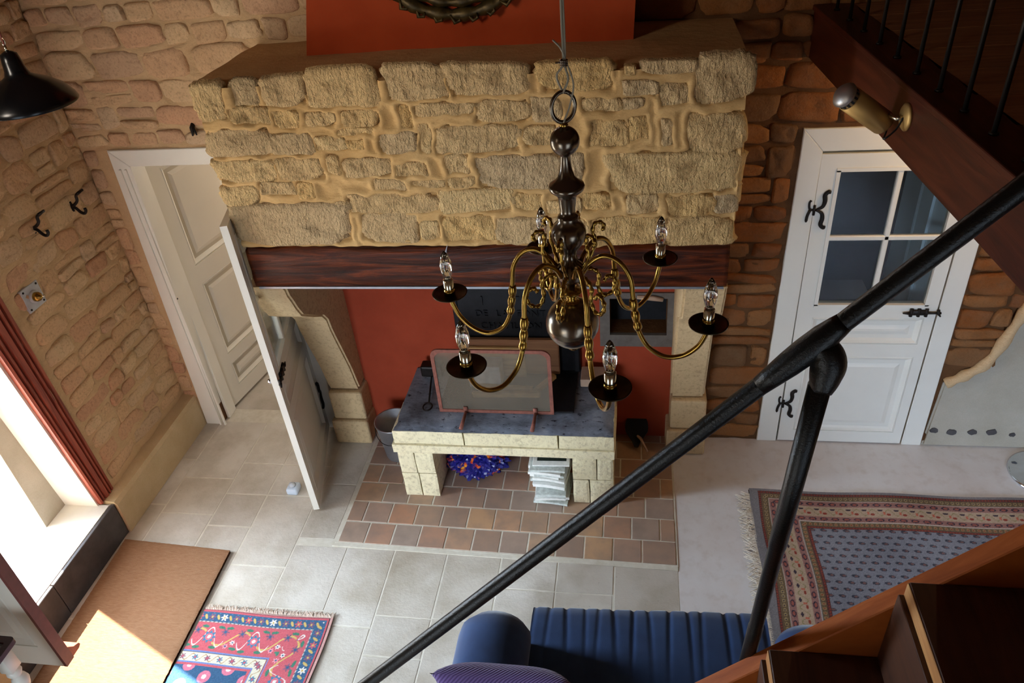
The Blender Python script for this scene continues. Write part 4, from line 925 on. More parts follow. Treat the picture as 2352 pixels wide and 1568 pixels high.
bm = B(); tube(bm, [LC+Vector((0, 0, 0.19)), LC+Vector((0.004, 0, 0.25)), LC+Vector((0, 0, 0.6)), Vector((LC.x, LC.y, 4.5))], 0.003, 8); obj('flex', bm, M['redcord'], pl, True)

# ================================================================== LEFT WALL FITTINGS
def wall_hook(loc, name, label, sc=1.0):
    t_ = thing(name, label, 'hook', loc, None)
    T_ = Matrix.Translation(loc) @ Matrix.Rotation(PI/2, 4, 'Z') @ Matrix.Scale(sc, 4)
    bm = B(); lathe(bm, [(0, 0.0), (0.024, 0.0), (0.022, 0.006), (0.01, 0.009), (0, 0.009)], (0, 0, 0), 16, Matrix.Diagonal((0.8, 1, 1.3, 1)) @ Matrix.Rotation(PI/2, 4, 'X'))
    tube(bm, [(0, -0.006, 0.03), (0, -0.006, -0.03)], [0.006, 0.006], 8)
    bmesh.ops.transform(bm, matrix=T_, verts=bm.verts); bmesh.ops.recalc_face_normals(bm, faces=bm.faces); obj('back_plate', bm, M['iron'], t_, True)
    bm = B(); tube(bm, catmull([(0, -0.006, 0.0), (0, -0.03, 0.012), (0, -0.055, 0.035), (0, -0.062, 0.065), (0, -0.085, 0.082), (0, -0.095, 0.088)], 5), 0.0085, 8); tube(bm, [(-0.022, -0.098, 0.090), (0.022, -0.098, 0.090)], 0.008, 8)
    bmesh.ops.transform(bm, matrix=T_, verts=bm.verts); obj('upper_prong', bm, M['iron'], t_, True)
    bm = B(); tube(bm, catmull([(0, -0.006, 0.0), (0, -0.028, -0.012), (0, -0.045, -0.035), (0, -0.065, -0.045), (0, -0.082, -0.030), (0, -0.082, -0.012)], 5), 0.0085, 8)
    bmesh.ops.transform(bm, matrix=T_, verts=bm.verts); obj('lower_prong', bm, M['iron'], t_, True)
h1 = at(74, 524, 0, XL+0.012); h2 = at(163, 474, 0, XL+0.012)
wall_hook(h1, 'coat_hook', 'black iron double coat hook on the left stone wall, lower and nearer one')
wall_hook(h2, 'coat_hook', 'black iron double coat hook on the left stone wall, higher one nearer the door')
sw = at(75, 681, 0, XL+0.02); t_ = thing('light_switch', 'old brass toggle light switch on a square grey stone plate on the left wall', 'switch', sw)
obj('plate', bbox(XL-0.002, XL+0.026, sw.y-0.068, sw.y+0.068, sw.z-0.068, sw.z+0.068, 0.004, 2), M['marble'], t_)
Ry = Matrix.Rotation(PI/2, 4, 'Y')
bm = B(); lathe(bm, [(0.034, 0), (0.034, 0.008), (0.028, 0.012), (0, 0.012)], (0, 0, 0), 28, Matrix.Translation((XL+0.026, sw.y, sw.z)) @ Ry); obj('collar', bm, M['marble'], t_, True)
bm = B(); lathe(bm, [(0.026, 0.008), (0.026, 0.026), (0.022, 0.036), (0.012, 0.043), (0.008, 0.05), (0, 0.052)], (0, 0, 0), 28, Matrix.Translation((XL+0.026, sw.y, sw.z)) @ Ry); dm = obj('switch_dome', bm, M['brass'], t_, True)
bm = B(); tube(bm, [(XL+0.070, sw.y, sw.z), (XL+0.092, sw.y+0.003, sw.z+0.006)], [0.004, 0.006], 10); o = obj('toggle', bm, M['nickel'], None, True); o.parent = dm; o.matrix_parent_inverse = Matrix.Identity(4)
for a, b_ in ((-1, -1), (-1, 1), (1, -1), (1, 1)):
    bm = B(); lathe(bm, [(0, 0.002), (0.006, 0.002), (0.006, -0.001), (0, -0.001)], (0, 0, 0), 10, Matrix.Translation((XL+0.026, sw.y+a*0.052, sw.z+b_*0.052)) @ Ry); obj('screw', bm, M['iron'], t_)
c = at(445, 292, 1, YB-0.02); t_ = thing('wall_spike', 'small black iron spike sticking out of the stone wall above the left door', 'hook', c)
bm = B(); tube(bm, [c+Vector((0, 0.02, 0.03)), c+Vector((-0.004, -0.015, 0.0)), c+Vector((-0.004, -0.03, -0.04))], [0.012, 0.013, 0.004], 8); tube(bm, [c+Vector((0, -0.01, 0.01)), c+Vector((0.022, -0.03, -0.035))], [0.008, 0.004], 8); obj('spike', bm, M['iron'], t_, True)

# ================================================================== HEARTH BENCH
hb = thing('hearth_bench', 'cream stone raised hearth with soot-grey top under the fireplace hood', 'hearth', (-0.75, 3.5, 0.006))
Z0 = 0.006; rb = random.Random(9)
def rough_block(x0, x1, y0, y1, z0, z1, seed, mat='bench_stone', parent=hb, name='block', a=0.004):
    bm = B(); box(bm, x0, x1, y0, y1, z0, z1); bmesh.ops.subdivide_edges(bm, edges=bm.edges, cuts=5, use_grid_fill=True)
    for v in bm.verts:
        n_ = noise.noise_vector(v.co*9+Vector((seed, 0, 0)))*a
        if v.co.z < z0+1e-4: n_.z = 0; n_ *= 0.5
        for i, (lo, hi) in enumerate(((x0, x1), (y0, y1), (z0, z1))):
            k = sum(1 for j, (l2, h2_) in enumerate(((x0, x1), (y0, y1), (z0, z1))) if abs(v.co[j]-l2) < 1e-5 or abs(v.co[j]-h2_) < 1e-5)
        cen = Vector(((x0+x1)/2, (y0+y1)/2, (z0+z1)/2))
        if k >= 2: v.co += (cen-v.co).normalized()*0.0035
        v.co += n_
    return obj(name, bm, M[mat], parent, False)
sd_ = 0
for (x0, x1) in ((-1.405, -1.185), (-0.345, -0.105)):
    for z0, z1 in ((Z0, 0.20), (0.203, 0.385)):
        xm = (x0+x1)/2+rb.uniform(-0.03, 0.03)
        for xa, xb_ in ((x0, xm-0.002), (xm+0.002, x1)): rough_block(xa, xb_, 3.23, 3.52, z0, z1, sd_); sd_ += 3
        rough_block(x0+0.01, x1-0.005, 3.523, 3.85, z0, z1, sd_); sd_ += 3
rough_block(-1.425, -0.095, 3.215, 3.80, 0.388, 0.448, 50, name='ledge_slab', a=0.003)
for xa, xb_ in ((-1.41, -0.98), (-0.977, -0.42), (-0.417, -0.10)): rough_block(xa, xb_, 3.228, 3.5, 0.45, 0.548, 60+sd_); sd_ += 2
rough_block(-1.405, -0.10, 3.503, 3.85, 0.45, 0.546, 99)
bm = B(); nx, ny = 70, 34; vv = []
for j in range(ny+1):
    for i in range(nx+1):
        x = -1.402+1.298*i/nx; y = 3.232+0.618*j/ny; e_ = min(i, nx-i, j)/3
        vv.append(bm.verts.new((x, y+(0.006*noise.noise(Vector((x*20, 0, 0))) if j == 0 else 0), 0.549+0.010*min(1, e_)+0.005*noise.noise(Vector((x*9, y*9, 0))))))
for j in range(ny):
    for i in range(nx): bm.faces.new((vv[j*(nx+1)+i], vv[j*(nx+1)+i+1], vv[(j+1)*(nx+1)+i+1], vv[(j+1)*(nx+1)+i]))
b = MB('sooty hearth top'); n = b.noise(b.pos(), 5, 6, 0.65); n2 = b.noise(b.pos((1, 2, 1)), 22, 4)
b.col(b.mix(b.ramp(n2, [(0.30, (1, 1, 1)), (0.40, (0, 0, 0))]), b.ramp(n, [(0.3, lin((84, 86, 94))), (0.55, lin((132, 140, 154))), (0.75, lin((164, 170, 180)))]), lin((34, 34, 40)))); b.set(0.95, spec=0.1); b.bump(n2, 0.5, 0.006); M['soot'] = b.m
obj('soot_top', bm, M['soot'], hb, True)
ZT = 0.562
# fireback
fb = thing('fireback', 'black cast iron fireback with raised lettering standing behind the grate', 'fireback', (-0.71, 3.84, ZT))
obj('plate', bbox(-1.095, -0.325, 3.815, 3.85, ZT+0.001, 1.36, 0.006, 2), M['castiron'], fb)
for s in ((-1.09, -1.06), (-0.36, -0.33)): obj('rim', bbox(s[0], s[1], 3.805, 3.818, ZT+0.01, 1.35, 0.003), M['castiron'], fb)
for body, z, sz, xx in (('1     7', 1.065, 0.09, -0.80), ('DE  LA  FONT', 0.985, 0.062, -0.74), ('CHATILLON', 0.895, 0.062, -0.74)):
    cu = bpy.data.curves.new('lettering', 'FONT'); cu.body = body; cu.size = sz; cu.extrude = 0.006; cu.align_x = 'CENTER'; cu.space_character = 1.15
    cu.materials.append(M['castiron']); o = bpy.data.objects.new('tmp_text', cu); me = bpy.data.meshes.new_from_object(o); me.name = 'raised_lettering'; bpy.data.objects.remove(o); o = bpy.data.objects.new('raised_lettering', me); COL.objects.link(o); o['kind'] = 'stuff'; o.parent = fb; o.matrix_parent_inverse = Matrix.Translation(-fb.location); o.location = (xx, 3.812, z); o.rotation_euler = (PI/2, 0, 0)
# iron floor plate, firebrick, kindling
tag(obj('iron_plate', bbox(-1.16, -0.34, 3.41, 3.80, ZT+0.003, ZT+0.014, 0.003), M['castiron']), 'flat black iron plate lying on the hearth top under the fire screen', 'plate')
tag(obj('firebrick', bbox(-0.315, -0.115, 3.66, 3.80, ZT+0.004, ZT+0.06, 0.006, 2), M['firebrick']), 'pale pinkish firebrick on the right rear corner of the hearth top', 'brick')
kz = ZT+0.016
tag(obj('cardboard_box', bbox(-1.0, -0.80, 3.62, 3.73, kz, kz+0.16, 0.004), M['cardboard']), 'small white cardboard box standing behind the fire screen', 'box')
for k, (x, y, L_, a, zz, lb) in enumerate(((-0.76, 3.54, 0.42, 0.03, 0, 'pale split log lying lowest behind the middle of the screen'), (-0.78, 3.60, 0.36, -0.05, 0.0, 'pale split log lying against the white box behind the screen'), (-0.54, 3.64, 0.22, 1.0, 0.0, 'pale stick slanting behind the right half of the fire screen'))):
    bm = bbox(-L_/2, L_/2, -0.018, 0.018, 0, 0.034, 0.006); bmesh.ops.transform(bm, matrix=Matrix.Translation((x, y, kz+zz)) @ Matrix.Rotation(a, 4, 'Z'), verts=bm.verts); tag(obj('kindling_log', bm, M['wood_pale']), lb, 'firewood', 'split logs behind the fire screen')
tag(obj('dark_plank', bbox(-1.05, -0.45, 3.765, 3.80, kz, kz+0.26, 0.005), M['mezz_floor']), 'dark plank on edge against the fireback behind the screen', 'plank')
tag(obj('pale_lath', bbox(-1.06, -0.66, 3.735, 3.760, kz, kz+0.22, 0.004), M['wood_pale']), 'thin pale lath on edge in front of the dark plank', 'plank')
# fire screen
fs = thing('fire_screen', 'rust red framed mesh fire screen with rounded top corners on the hearth', 'fire screen', (-0.80, 3.40, ZT))
x0, x1, z0, z1, rr = -1.148, -0.455, ZT+0.004, 1.028, 0.05
pts = [(x0, z0), (x0, z1-rr)]+[(x0+rr-rr*math.cos(a), z1-rr+rr*math.sin(a)) for a in np.linspace(0.2, PI/2, 6)]+[(x1-rr+rr*math.sin(a), z1-rr+rr*math.cos(a)) for a in np.linspace(0, PI/2-0.2, 6)]+[(x1, z1-rr), (x1, z0)]
bm = B()
N = len(pts); ins = []
cx_, cz_ = (x0+x1)/2, (z0+z1)/2; fw_ = 0.021
for x, z in pts: ins.append((x+(fw_ if x < cx_ else -fw_) if abs(x-cx_) > 0.2 else x, z+(fw_ if z < cz_ else -fw_) if abs(z-cz_) > 0.12 else z))
vo = [[bm.verts.new((x, y, z)) for x, z in L_] for L_, y in ((pts, 3.394), (ins, 3.394), (ins, 3.406), (pts, 3.406))]
for q in range(4):
    A, C = vo[q], vo[(q+1) % 4]
    for i in range(N): bm.faces.new((A[i], A[(i+1) % N], C[(i+1) % N], C[i]))
bmesh.ops.recalc_face_normals(bm, faces=bm.faces); obj('frame', bm, M['rust'], fs)
bm = B(); prism(bm, [(x+(0.006 if x < cx_ else -0.006)*-1, z) for x, z in ins], 1, 3.399, 3.401); obj('mesh_panel', bm, M['mesh'], fs)
for x in (-0.985, -0.565):
    bm = B(); box(bm, x-0.012, x+0.012, 3.388, 3.394, ZT+0.004, ZT+0.05); tube(bm, [(x, 3.395, ZT+0.012), (x, 3.30, ZT+0.016), (x-0.004, 3.245, ZT+0.006)], [0.009, 0.011, 0.013], 8); obj('foot', bm, M['rust'], fs, True)
# poker
pk = thing('fire_poker', 'black iron poker with a looped handle lying left of the fire screen', 'poker', (-1.26, 3.6, ZT))
pa = at(985, 925, 2, ZT+0.014); pb = at(997, 830, 2, ZT+0.014); pb.y = 3.80; pb.x = -1.285
bm = B(); tube(bm, [pb, pa], 0.006, 8); obj('shaft', bm, M['iron'], pk, True)
bm = B(); tube(bm, [pa+Vector((0.028*math.sin(a_), -0.036+0.036*math.cos(a_), 0)) for a_ in np.linspace(0, 2*PI, 19)[:-1]], 0.005, 8, closed=True); obj('loop_handle', bm, M['iron'], pk, True)
tag(obj('iron_weight', bbox(-1.34, -1.20, 3.72, 3.80, ZT+0.008, ZT+0.09, 0.012, 2), M['iron']), 'black iron block at the back left of the hearth top', 'block')
# bucket
bc = Vector((-1.545, 3.60, 0.008)); bk = thing('bucket', 'zinc bucket standing on the tiles left of the stone hearth', 'bucket', bc)
bm = B(); lathe(bm, [(0, 0.0), (0.085, 0.0), (0.090, 0.01), (0.118, 0.285), (0.124, 0.29), (0.124, 0.298), (0.116, 0.296), (0.088, 0.02), (0, 0.015)], bc, 40); obj('pail', bm, M['zinc'], bk, True)
bm = B(); tube(bm, [bc+Vector((0.122*math.cos(a_), 0.122*math.sin(a_)*0.25-0.11*abs(math.sin(a_)), 0.28-0.08*abs(math.sin(a_)))) for a_ in np.linspace(PI, 2*PI, 20)], 0.0025, 6); obj('bail_handle', bm, M['iron'], bk, True)
# fireside tool right of hearth
sv = thing('bellows', 'dark rounded bellows with a pale wooden edge leaning right of the hearth', 'bellows', (0.03, 3.72, 0.006))
for dy, m_, nm in ((0.0, 'iron', 'board'), (-0.03, 'castiron', 'leather_body')):
    bm = B(); pts = [(0.075*math.cos(a_), 0.12+0.10*math.sin(a_)) for a_ in np.linspace(-0.3, PI+0.3, 18)]+[(-0.03, 0.03), (-0.012, -0.01), (0.012, -0.01), (0.03, 0.03)]
    prism(bm, pts, 1, dy, dy+(0.012 if dy == 0 else 0.028)); bmesh.ops.transform(bm, matrix=Matrix.Translation((0.03, 3.74, 0.02)) @ Matrix.Rotation(-0.9, 4, 'X'), verts=bm.verts); obj(nm, bm, M[m_], sv)
bm = B(); tube(bm, [(0.01, 3.82, 0.06), (0.055, 3.74, 0.085), (0.10, 3.66, 0.045)], [0.008, 0.010, 0.006], 8); obj('pale_edge', bm, M['firebrick'], sv, True)

# newspapers --------------------------------------------------------------------
rn = random.Random(14); z = 0.008
for k in range(13):
    th_ = rn.uniform(0.016, 0.026); wd = rn.uniform(0.175, 0.225); ln = rn.uniform(0.22, 0.30)
    cx2 = -0.484+rn.uniform(-0.022, 0.010); cy2 = 3.365+rn.uniform(-0.045, 0.02); a = rn.uniform(-0.16, 0.12)
    bm = B(); nxs = 8; top_v = []; bot = []
    for i in range(nxs+1):
        u_ = i/nxs-0.5; sag = 0.006*math.cos(u_*PI)-0.003
        for yy, L2 in ((-ln/2, top_v),): pass
        row = [bm.verts.new((u_*wd, yy, zz+sag)) for yy in (-ln/2, ln/2) for zz in (0, th_-0.002)]
        top_v.append(row)
    for A, C in zip(top_v[:-1], top_v[1:]):
        bm.faces.new((A[0], C[0], C[1], A[1])); bm.faces.new((A[1], C[1], C[3], A[3])); bm.faces.new((A[3], C[3], C[2], A[2])); bm.faces.new((A[2], C[2], C[0], A[0]))
    bm.faces.new((top_v[0][0], top_v[0][1], top_v[0][3], top_v[0][2])); bm.faces.new((top_v[-1][0], top_v[-1][2], top_v[-1][3], top_v[-1][1])); bmesh.ops.recalc_face_normals(bm, faces=bm.faces)
    bmesh.ops.transform(bm, matrix=Matrix.Translation((cx2, cy2, z+0.003)) @ Matrix.Rotation(a, 4, 'Z'), verts=bm.verts)
    lab = 'folded newspaper in the pile beside the right leg of the stone hearth'
    o = obj('newspaper', bm, M['paper' if k % 3 else 'paper_grey']); tag(o, lab, 'newspaper', 'newspapers piled under the stone hearth'); z += th_+0.002
mg = thing('magazine', 'white bordered magazine with a dark photograph on top of the newspaper pile', 'magazine', (-0.47, 3.34, z))
Tm = Matrix.Translation((-0.475, 3.365, z+0.017)) @ Matrix.Rotation(0.03, 4, 'Z') @ Matrix.Rotation(0.10, 4, 'X')
obj('pages', bbox(-0.11, 0.11, -0.14, 0.14, 0, 0.010, 0.002, 1, Tm), M['paper'], mg); obj('cover_photo', bbox(-0.085, 0.09, -0.105, 0.10, 0.0101, 0.0112, 0.0003, 1, Tm), M['print_dark'], mg)
bgm = thing('envelope', 'cream envelope lying across the magazine at the top of the pile', 'envelope', (-0.43, 3.40, z+0.03))
obj('paper_envelope', bbox(-0.07, 0.07, -0.035, 0.035, 0, 0.004, 0.001, 1, Matrix.Translation((-0.45, 3.42, z+0.039)) @ Matrix.Rotation(-0.35, 4, 'Z') @ Matrix.Rotation(0.10, 4, 'X')), simple('cream envelope', (236, 206, 164), 0.8), bgm)
# blue crumpled bag -----------------------------------------------------------------
b = MB('blue and orange printed sack'); n = b.noise(b.pos(), 11, 2, 0.5, 1.0); n2 = b.noise(b.pos(), 19, 2, 0.5, 0.5)
c = b.mix(b.ramp(n, [(0.56, (0, 0, 0)), (0.60, (1, 1, 1))]), lin((26, 28, 118)), b.ramp(n2, [(0.35, lin((230, 170, 30))), (0.5, lin((214, 76, 20))), (0.62, lin((26, 28, 118)))])); b.col(c); b.set(0.3, spec=0.5); M['sack'] = b.m
bm = bmesh.new(); bmesh.ops.create_icosphere(bm, subdivisions=5, radius=1)
for v in bm.verts:
    n_ = v.co.copy(); q = v.co*2.2
    f_ = 1+0.16*noise.noise(q)+0.30*abs(noise.noise(q*2.7+Vector((5, 0, 0))))-0.20*abs(noise.noise(q*5))+0.08*abs(noise.noise(q*11))
    v.co = Vector((n_.x*0.19*f_, n_.y*0.16*f_, max(-0.09, n_.z*0.15*f_)))
    v.co += Vector((-0.985, 3.53, 0.105))
tag(obj('fuel_sack', bm, M['sack'], None, False), 'crumpled blue sack with orange print lying under the stone hearth', 'sack')

# ================================================================== RUGS
def rug(name, label, x0, x1, y0, y1, res, fn, zt, seed, ang=0.0, pivot=(0, 0)):
    root = thing(name, label, 'rug', ((x0+x1)/2, (y0+y1)/2, 0))
    nx, ny = int((x1-x0)/res), int((y1-y0)/res)
    X = np.linspace(x0, x1, nx+1); Y = np.linspace(y0, y1, ny+1); XX, YY = np.meshgrid(X, Y)
    C = fn(XX, YY)                      # (ny+1,nx+1,3) sRGB
    C = C/255.0; C = np.where(C <= 0.04045, C/12.92, ((C+0.055)/1.055)**2.4)
    Zs = zt+0.0015*np.sin(XX*9+YY*5)*np.sin(YY*7)
    dX = 0.006*np.sin(YY*9+seed); dY = 0.005*np.sin(XX*8+seed)
    V = np.stack([XX+dX, YY+dY, Zs], -1).reshape(-1, 3)
    if ang:
        ca_, sa_ = math.cos(ang), math.sin(ang); px, py = pivot
        vx, vy = V[:, 0]-px, V[:, 1]-py; V[:, 0] = px+vx*ca_-vy*sa_; V[:, 1] = py+vx*sa_+vy*ca_
    i = np.arange(ny*(nx+1)).reshape(ny, nx+1)[:, :-1].reshape(-1)
    F = np.stack([i, i+1, i+nx+2, i+nx+1], -1)
    me = bpy.data.meshes.new('pile'); me.vertices.add(len(V)); me.vertices.foreach_set('co', V.reshape(-1))
    me.loops.add(F.size); me.loops.foreach_set('vertex_index', F.reshape(-1)); me.polygons.add(len(F)); me.polygons.foreach_set('loop_start', np.arange(0, F.size, 4)); me.update(calc_edges=True)
    ca = me.color_attributes.new('Col', 'FLOAT_COLOR', 'POINT'); ca.data.foreach_set('color', np.concatenate([C.reshape(-1, 3), np.ones((len(V), 1))], 1).reshape(-1))
    link('pile', me, M['rug'], root)
    bm = B(); M2 = (Matrix.Translation((pivot[0], pivot[1], 0)) @ Matrix.Rotation(ang, 4, 'Z') @ Matrix.Translation((-pivot[0], -pivot[1], 0)))
    box(bm, x0+0.003, x1-0.003, y0, y1-0.003, 0.0006, zt-0.003, M2); obj('backing', bm, M['coir_side'], root)
    return root, M2
def fl(XX, YY, cx, cy, r, pet=6, ph=0.0):
    d = np.hypot(XX-cx, YY-cy); a = np.arctan2(YY-cy, XX-cx); return d < r*(0.8+0.25*np.cos(pet*a+ph))
def tri(t, p): return np.abs(((t/p) % 1)-0.5)*2
NAVY, PINK, CREAM, GREEN, YEL, MAUVE, TEAL, WHITE = [np.array(c, float) for c in ((56, 92, 124), (196, 92, 100), (216, 206, 182), (66, 120, 98), (204, 172, 100), (130, 88, 110), (70, 120, 150), (226, 220, 210))]
def rugA(XX, YY):
    XR, YT = -1.585, 2.325
    u = XR-XX; v = YT-YY; d = np.minimum(u, v); s = np.where(u < v, v, u)      # s: distance along the border
    C = np.zeros(XX.shape+(3,)); C[:] = PINK
    def put(m, c): C[m] = c
    put(d < 0.014, np.array((208, 160, 150.))); put((d > 0.014) & (d < 0.019), np.array((60, 34, 40.))); put((d > 0.019) & (d < 0.030), PINK)
    band = (d > 0.030) & (d < 0.088); put(band, NAVY)
    t = (s % 0.072)-0.036; w = d-0.059; k = np.floor(s/0.072).astype(int)
    fm = band & (np.hypot(t, w) < 0.020*(0.8+0.3*np.cos(6*np.arctan2(w, t))))
    for q, c in enumerate((WHITE, MAUVE, PINK, MAUVE)): put(fm & (k % 4 == q), c)
    put(band & (np.hypot(t, w) < 0.006), YEL)
    t2 = ((s+0.036) % 0.072)-0.036; put(band & (((t2+w*0.5)/0.008)**2+(w/0.016)**2 < 1), YEL)
    put(band & (np.hypot(((s+0.018) % 0.036)-0.018, np.abs(w)-0.023) < 0.004), TEAL)
    put((d > 0.088) & (d < 0.093), np.where(((s % 0.008) < 0.004)[..., None], WHITE, np.array((60, 40, 46.)))[(d > 0.088) & (d < 0.093)])
    mb = (d > 0.093) & (d < 0.262); w = d-0.178; t = (s % 0.26)-0.13
    put(mb & (np.abs(w-0.045*np.sin(s*2*PI/0.26)) < 0.006) & (np.abs(t) > 0.03), YEL)
    put(mb & (np.abs(w+0.055*np.cos(s*2*PI/0.13)) < 0.004) & (np.abs(t) < 0.09), WHITE)
    r = np.hypot(t, w); a = np.arctan2(w, t)
    put(mb & (r < 0.036*(0.85+0.18*np.cos(8*a))), TEAL); put(mb & (r < 0.020), np.array((214, 110, 120.))); put(mb & (r < 0.010), WHITE)
    for (tt, ww, rr_, cc) in ((0.08, -0.035, 0.022, MAUVE), (-0.08, -0.035, 0.022, MAUVE), (0.115, 0.02, 0.014, WHITE), (-0.115, 0.045, 0.016, np.array((226, 150, 160.)))):
        q = np.hypot(t-tt, w-ww); put(mb & (q < rr_*(0.8+0.3*np.cos(6*np.arctan2(w-ww, t-tt)))), cc); put(mb & (q < rr_*0.35), NAVY)
    for (tt, ww, sl_) in ((0.10, 0.055, 0.6), (-0.10, -0.06, -0.6), (0.045, 0.065, -0.5), (-0.05, -0.06, 0.7), (0.045, -0.06, 0.3), (-0.045, 0.06, 0.2)):
        put(mb & (((t-tt+sl_*(w-ww))/0.020)**2+((w-ww)/0.009)**2 < 1), GREEN)
    put((d > 0.262) & (d < 0.270), np.array((112, 132, 180.))); put((d > 0.270) & (d < 0.274), np.array((60, 40, 46.)))
    cb = (d > 0.274) & (d < 0.325); put(cb, CREAM); w = d-0.30; t = (s % 0.07)-0.035
    put(cb & (np.abs(w-0.018*np.sin(s*2*PI/0.07)) < 0.003), np.array((176, 138, 96.))); r = np.hypot(t, w)
    kk = np.floor(s/0.07).astype(int); put(cb & (r < 0.017*(0.8+0.25*np.cos(6*np.arctan2(w, t)))), TEAL); put(cb & (r < 0.017*(0.8+0.25*np.cos(6*np.arctan2(w, t)))) & (kk % 2 == 0), MAUVE); put(cb & (r < 0.006), PINK)
    put((d > 0.325) & (d < 0.332), np.array((112, 132, 180.))); put((d > 0.332) & (d < 0.345), PINK)
    f_ = d > 0.345; put(f_, NAVY); r = np.hypot((XX % 0.11)-0.055, ((YY+0.055*(np.floor(XX/0.11) % 2)) % 0.11)-0.055)
    put(f_ & (r < 0.034), np.array((214, 120, 140.))); put(f_ & (r < 0.013), WHITE)
    nz = np.random.RandomState(1).normal(0, 7, XX.shape)
    return np.clip(C+nz[..., None], 0, 255)
rA, MA = rug('oriental_rug', 'red and blue oriental rug with a flowered border beside the doormat', -2.335, -1.585, 1.1, 2.315, 0.003, rugA, 0.010, 1, 0.0)
# shear of its long side is slight: fringe on the far end
def fringe(root, M2, pts_fn, n, ln, seed, mat):
    bm = B(); rr_ = random.Random(seed)
    for k in range(n):
        p, dvec = pts_fn((k+rr_.random())/n); p = Vector(p); dvec = Vector(dvec); side = Vector((-dvec.y, dvec.x, 0))
        L_ = ln*rr_.uniform(0.6, 1.25); c1 = rr_.uniform(-0.35, 0.35)*L_; c2 = c1+rr_.uniform(-0.5, 0.5)*L_
        P_ = [p, p+dvec*L_*0.5+side*c1+Vector((0, 0, 0.003)), p+dvec*L_+side*c2]
        P_ = [M2 @ Vector((q.x, q.y, max(0.0035, q.z))) for q in P_]; tube(bm, P_, [0.0028, 0.0026, 0.0014], 4)
    o = obj('fringe', bm, mat, root); o['kind'] = 'stuff'
M['fringe_pink'] = simple('cream pink fringe', (216, 196, 180), 0.95, var=0.1, scale=60); M['fringe'] = simple('beige fringe', (212, 200, 182), 0.95, var=0.12, scale=60)
fringe(rA, MA, lambda t: ((-2.33+0.74*t, 2.314, 0.008), (0, 1, 0)), 230, 0.032, 3, M['fringe_pink'])
def rugB(XX, YY):
    u = XX-0.70; v = 3.41-YY; v2 = v+0.02; d = np.minimum(u, v2); s = np.where(u < v2, v2, u)
    C = np.zeros(XX.shape+(3,)); GREY = np.array((132, 128, 130.)); C[:] = GREY
    def put(m, c): C[m] = c
    RED = np.array((150, 62, 44.)); OLI = np.array((112, 92, 66.)); MV = np.array((158, 112, 104.)); BEI = np.array((190, 164, 138.)); DK = np.array((62, 48, 60.)); WH = np.array((198, 184, 170.))
    m = (d > 0.050) & (d < 0.068); put(m, np.array((96, 56, 50.))); put(m & (np.hypot((s % 0.016)-0.008, d-0.059) < 0.005), RED)
    m = (d > 0.068) & (d < 0.104); put(m, OLI); put(m & (np.hypot((s % 0.028)-0.014, d-0.086) < 0.010), np.array((166, 142, 96.))); put(m & (np.hypot((s % 0.028)-0.014, d-0.086) < 0.0045), DK)
    put((d > 0.104) & (d < 0.110), WH)
    for a_, b__ in ((0.110, 0.148), (0.224, 0.262)):
        m = (d > a_) & (d < b__); put(m, MV); w = d-(a_+b__)/2; q = ((s % 0.062)-0.031)/0.022; put(m & (q**2+(w/0.012)**2 < 1), DK); put(m & (q**2+(w/0.012)**2 < 0.35), np.array((166, 90, 76.)))
    m = (d > 0.148) & (d < 0.224); put(m, BEI); w = d-0.186; t = s % 0.088
    put(m & (np.abs(w-0.022*np.sin(s*2*PI/0.088)) < 0.003), np.array((150, 140, 96.)))
    put(m & (((t-0.02)/0.014)**2+((w+0.016)/0.007)**2 < 1), DK); put(m & (((t-0.062)/0.012)**2+((w-0.014)/0.008)**2 < 1), RED); put(m & (((t-0.04)/0.007)**2+((w-0.006)/0.012)**2 < 1), np.array((200, 110, 84.)))
    put((d > 0.262) & (d < 0.268), WH)
    m = (d > 0.268) & (d < 0.300); put(m, OLI); put(m & (np.hypot((s % 0.028)-0.014, d-0.284) < 0.010), np.array((160, 130, 88.))); put(m & (np.hypot((s % 0.028)-0.014, d-0.284) < 0.0045), RED)
    m = (d > 0.300) & (d < 0.318); put(m, np.array((96, 56, 50.))); put(m & (np.hypot((s % 0.016)-0.008, d-0.309) < 0.005), RED)
    m = d > 0.318; put(m, np.array((134, 134, 142.))); row = np.floor(YY/0.044); t = ((XX+0.031*(row % 2)) % 0.062)-0.031; w = (YY % 0.044)-0.022
    put(m & ((t/0.019)**2+((w+0.1*t)/0.010)**2 < 1), np.array((66, 66, 78.))); put(m & (((t-0.004)/0.010)**2+(w/0.005)**2 < 1), np.array((128, 92, 88.)))
    nz = np.random.RandomState(2).normal(0, 7, XX.shape); blot = 8*np.sin(XX*11+2)*np.sin(YY*9)
    return np.clip(C+nz[..., None]+blot[..., None], 0, 255)
rB, MBm = rug('persian_rug', 'grey Persian rug with brown and beige border before the white glazed door on the right', 0.70, 2.9, 2.16, 3.40, 0.004, rugB, 0.010, 2, 0.008, (0.7, 3.4))
fringe(rB, MBm, lambda t: ((0.705, 3.36-1.15*t, 0.008), (-1, 0, 0)), 420, 0.072, 4, M['fringe'])
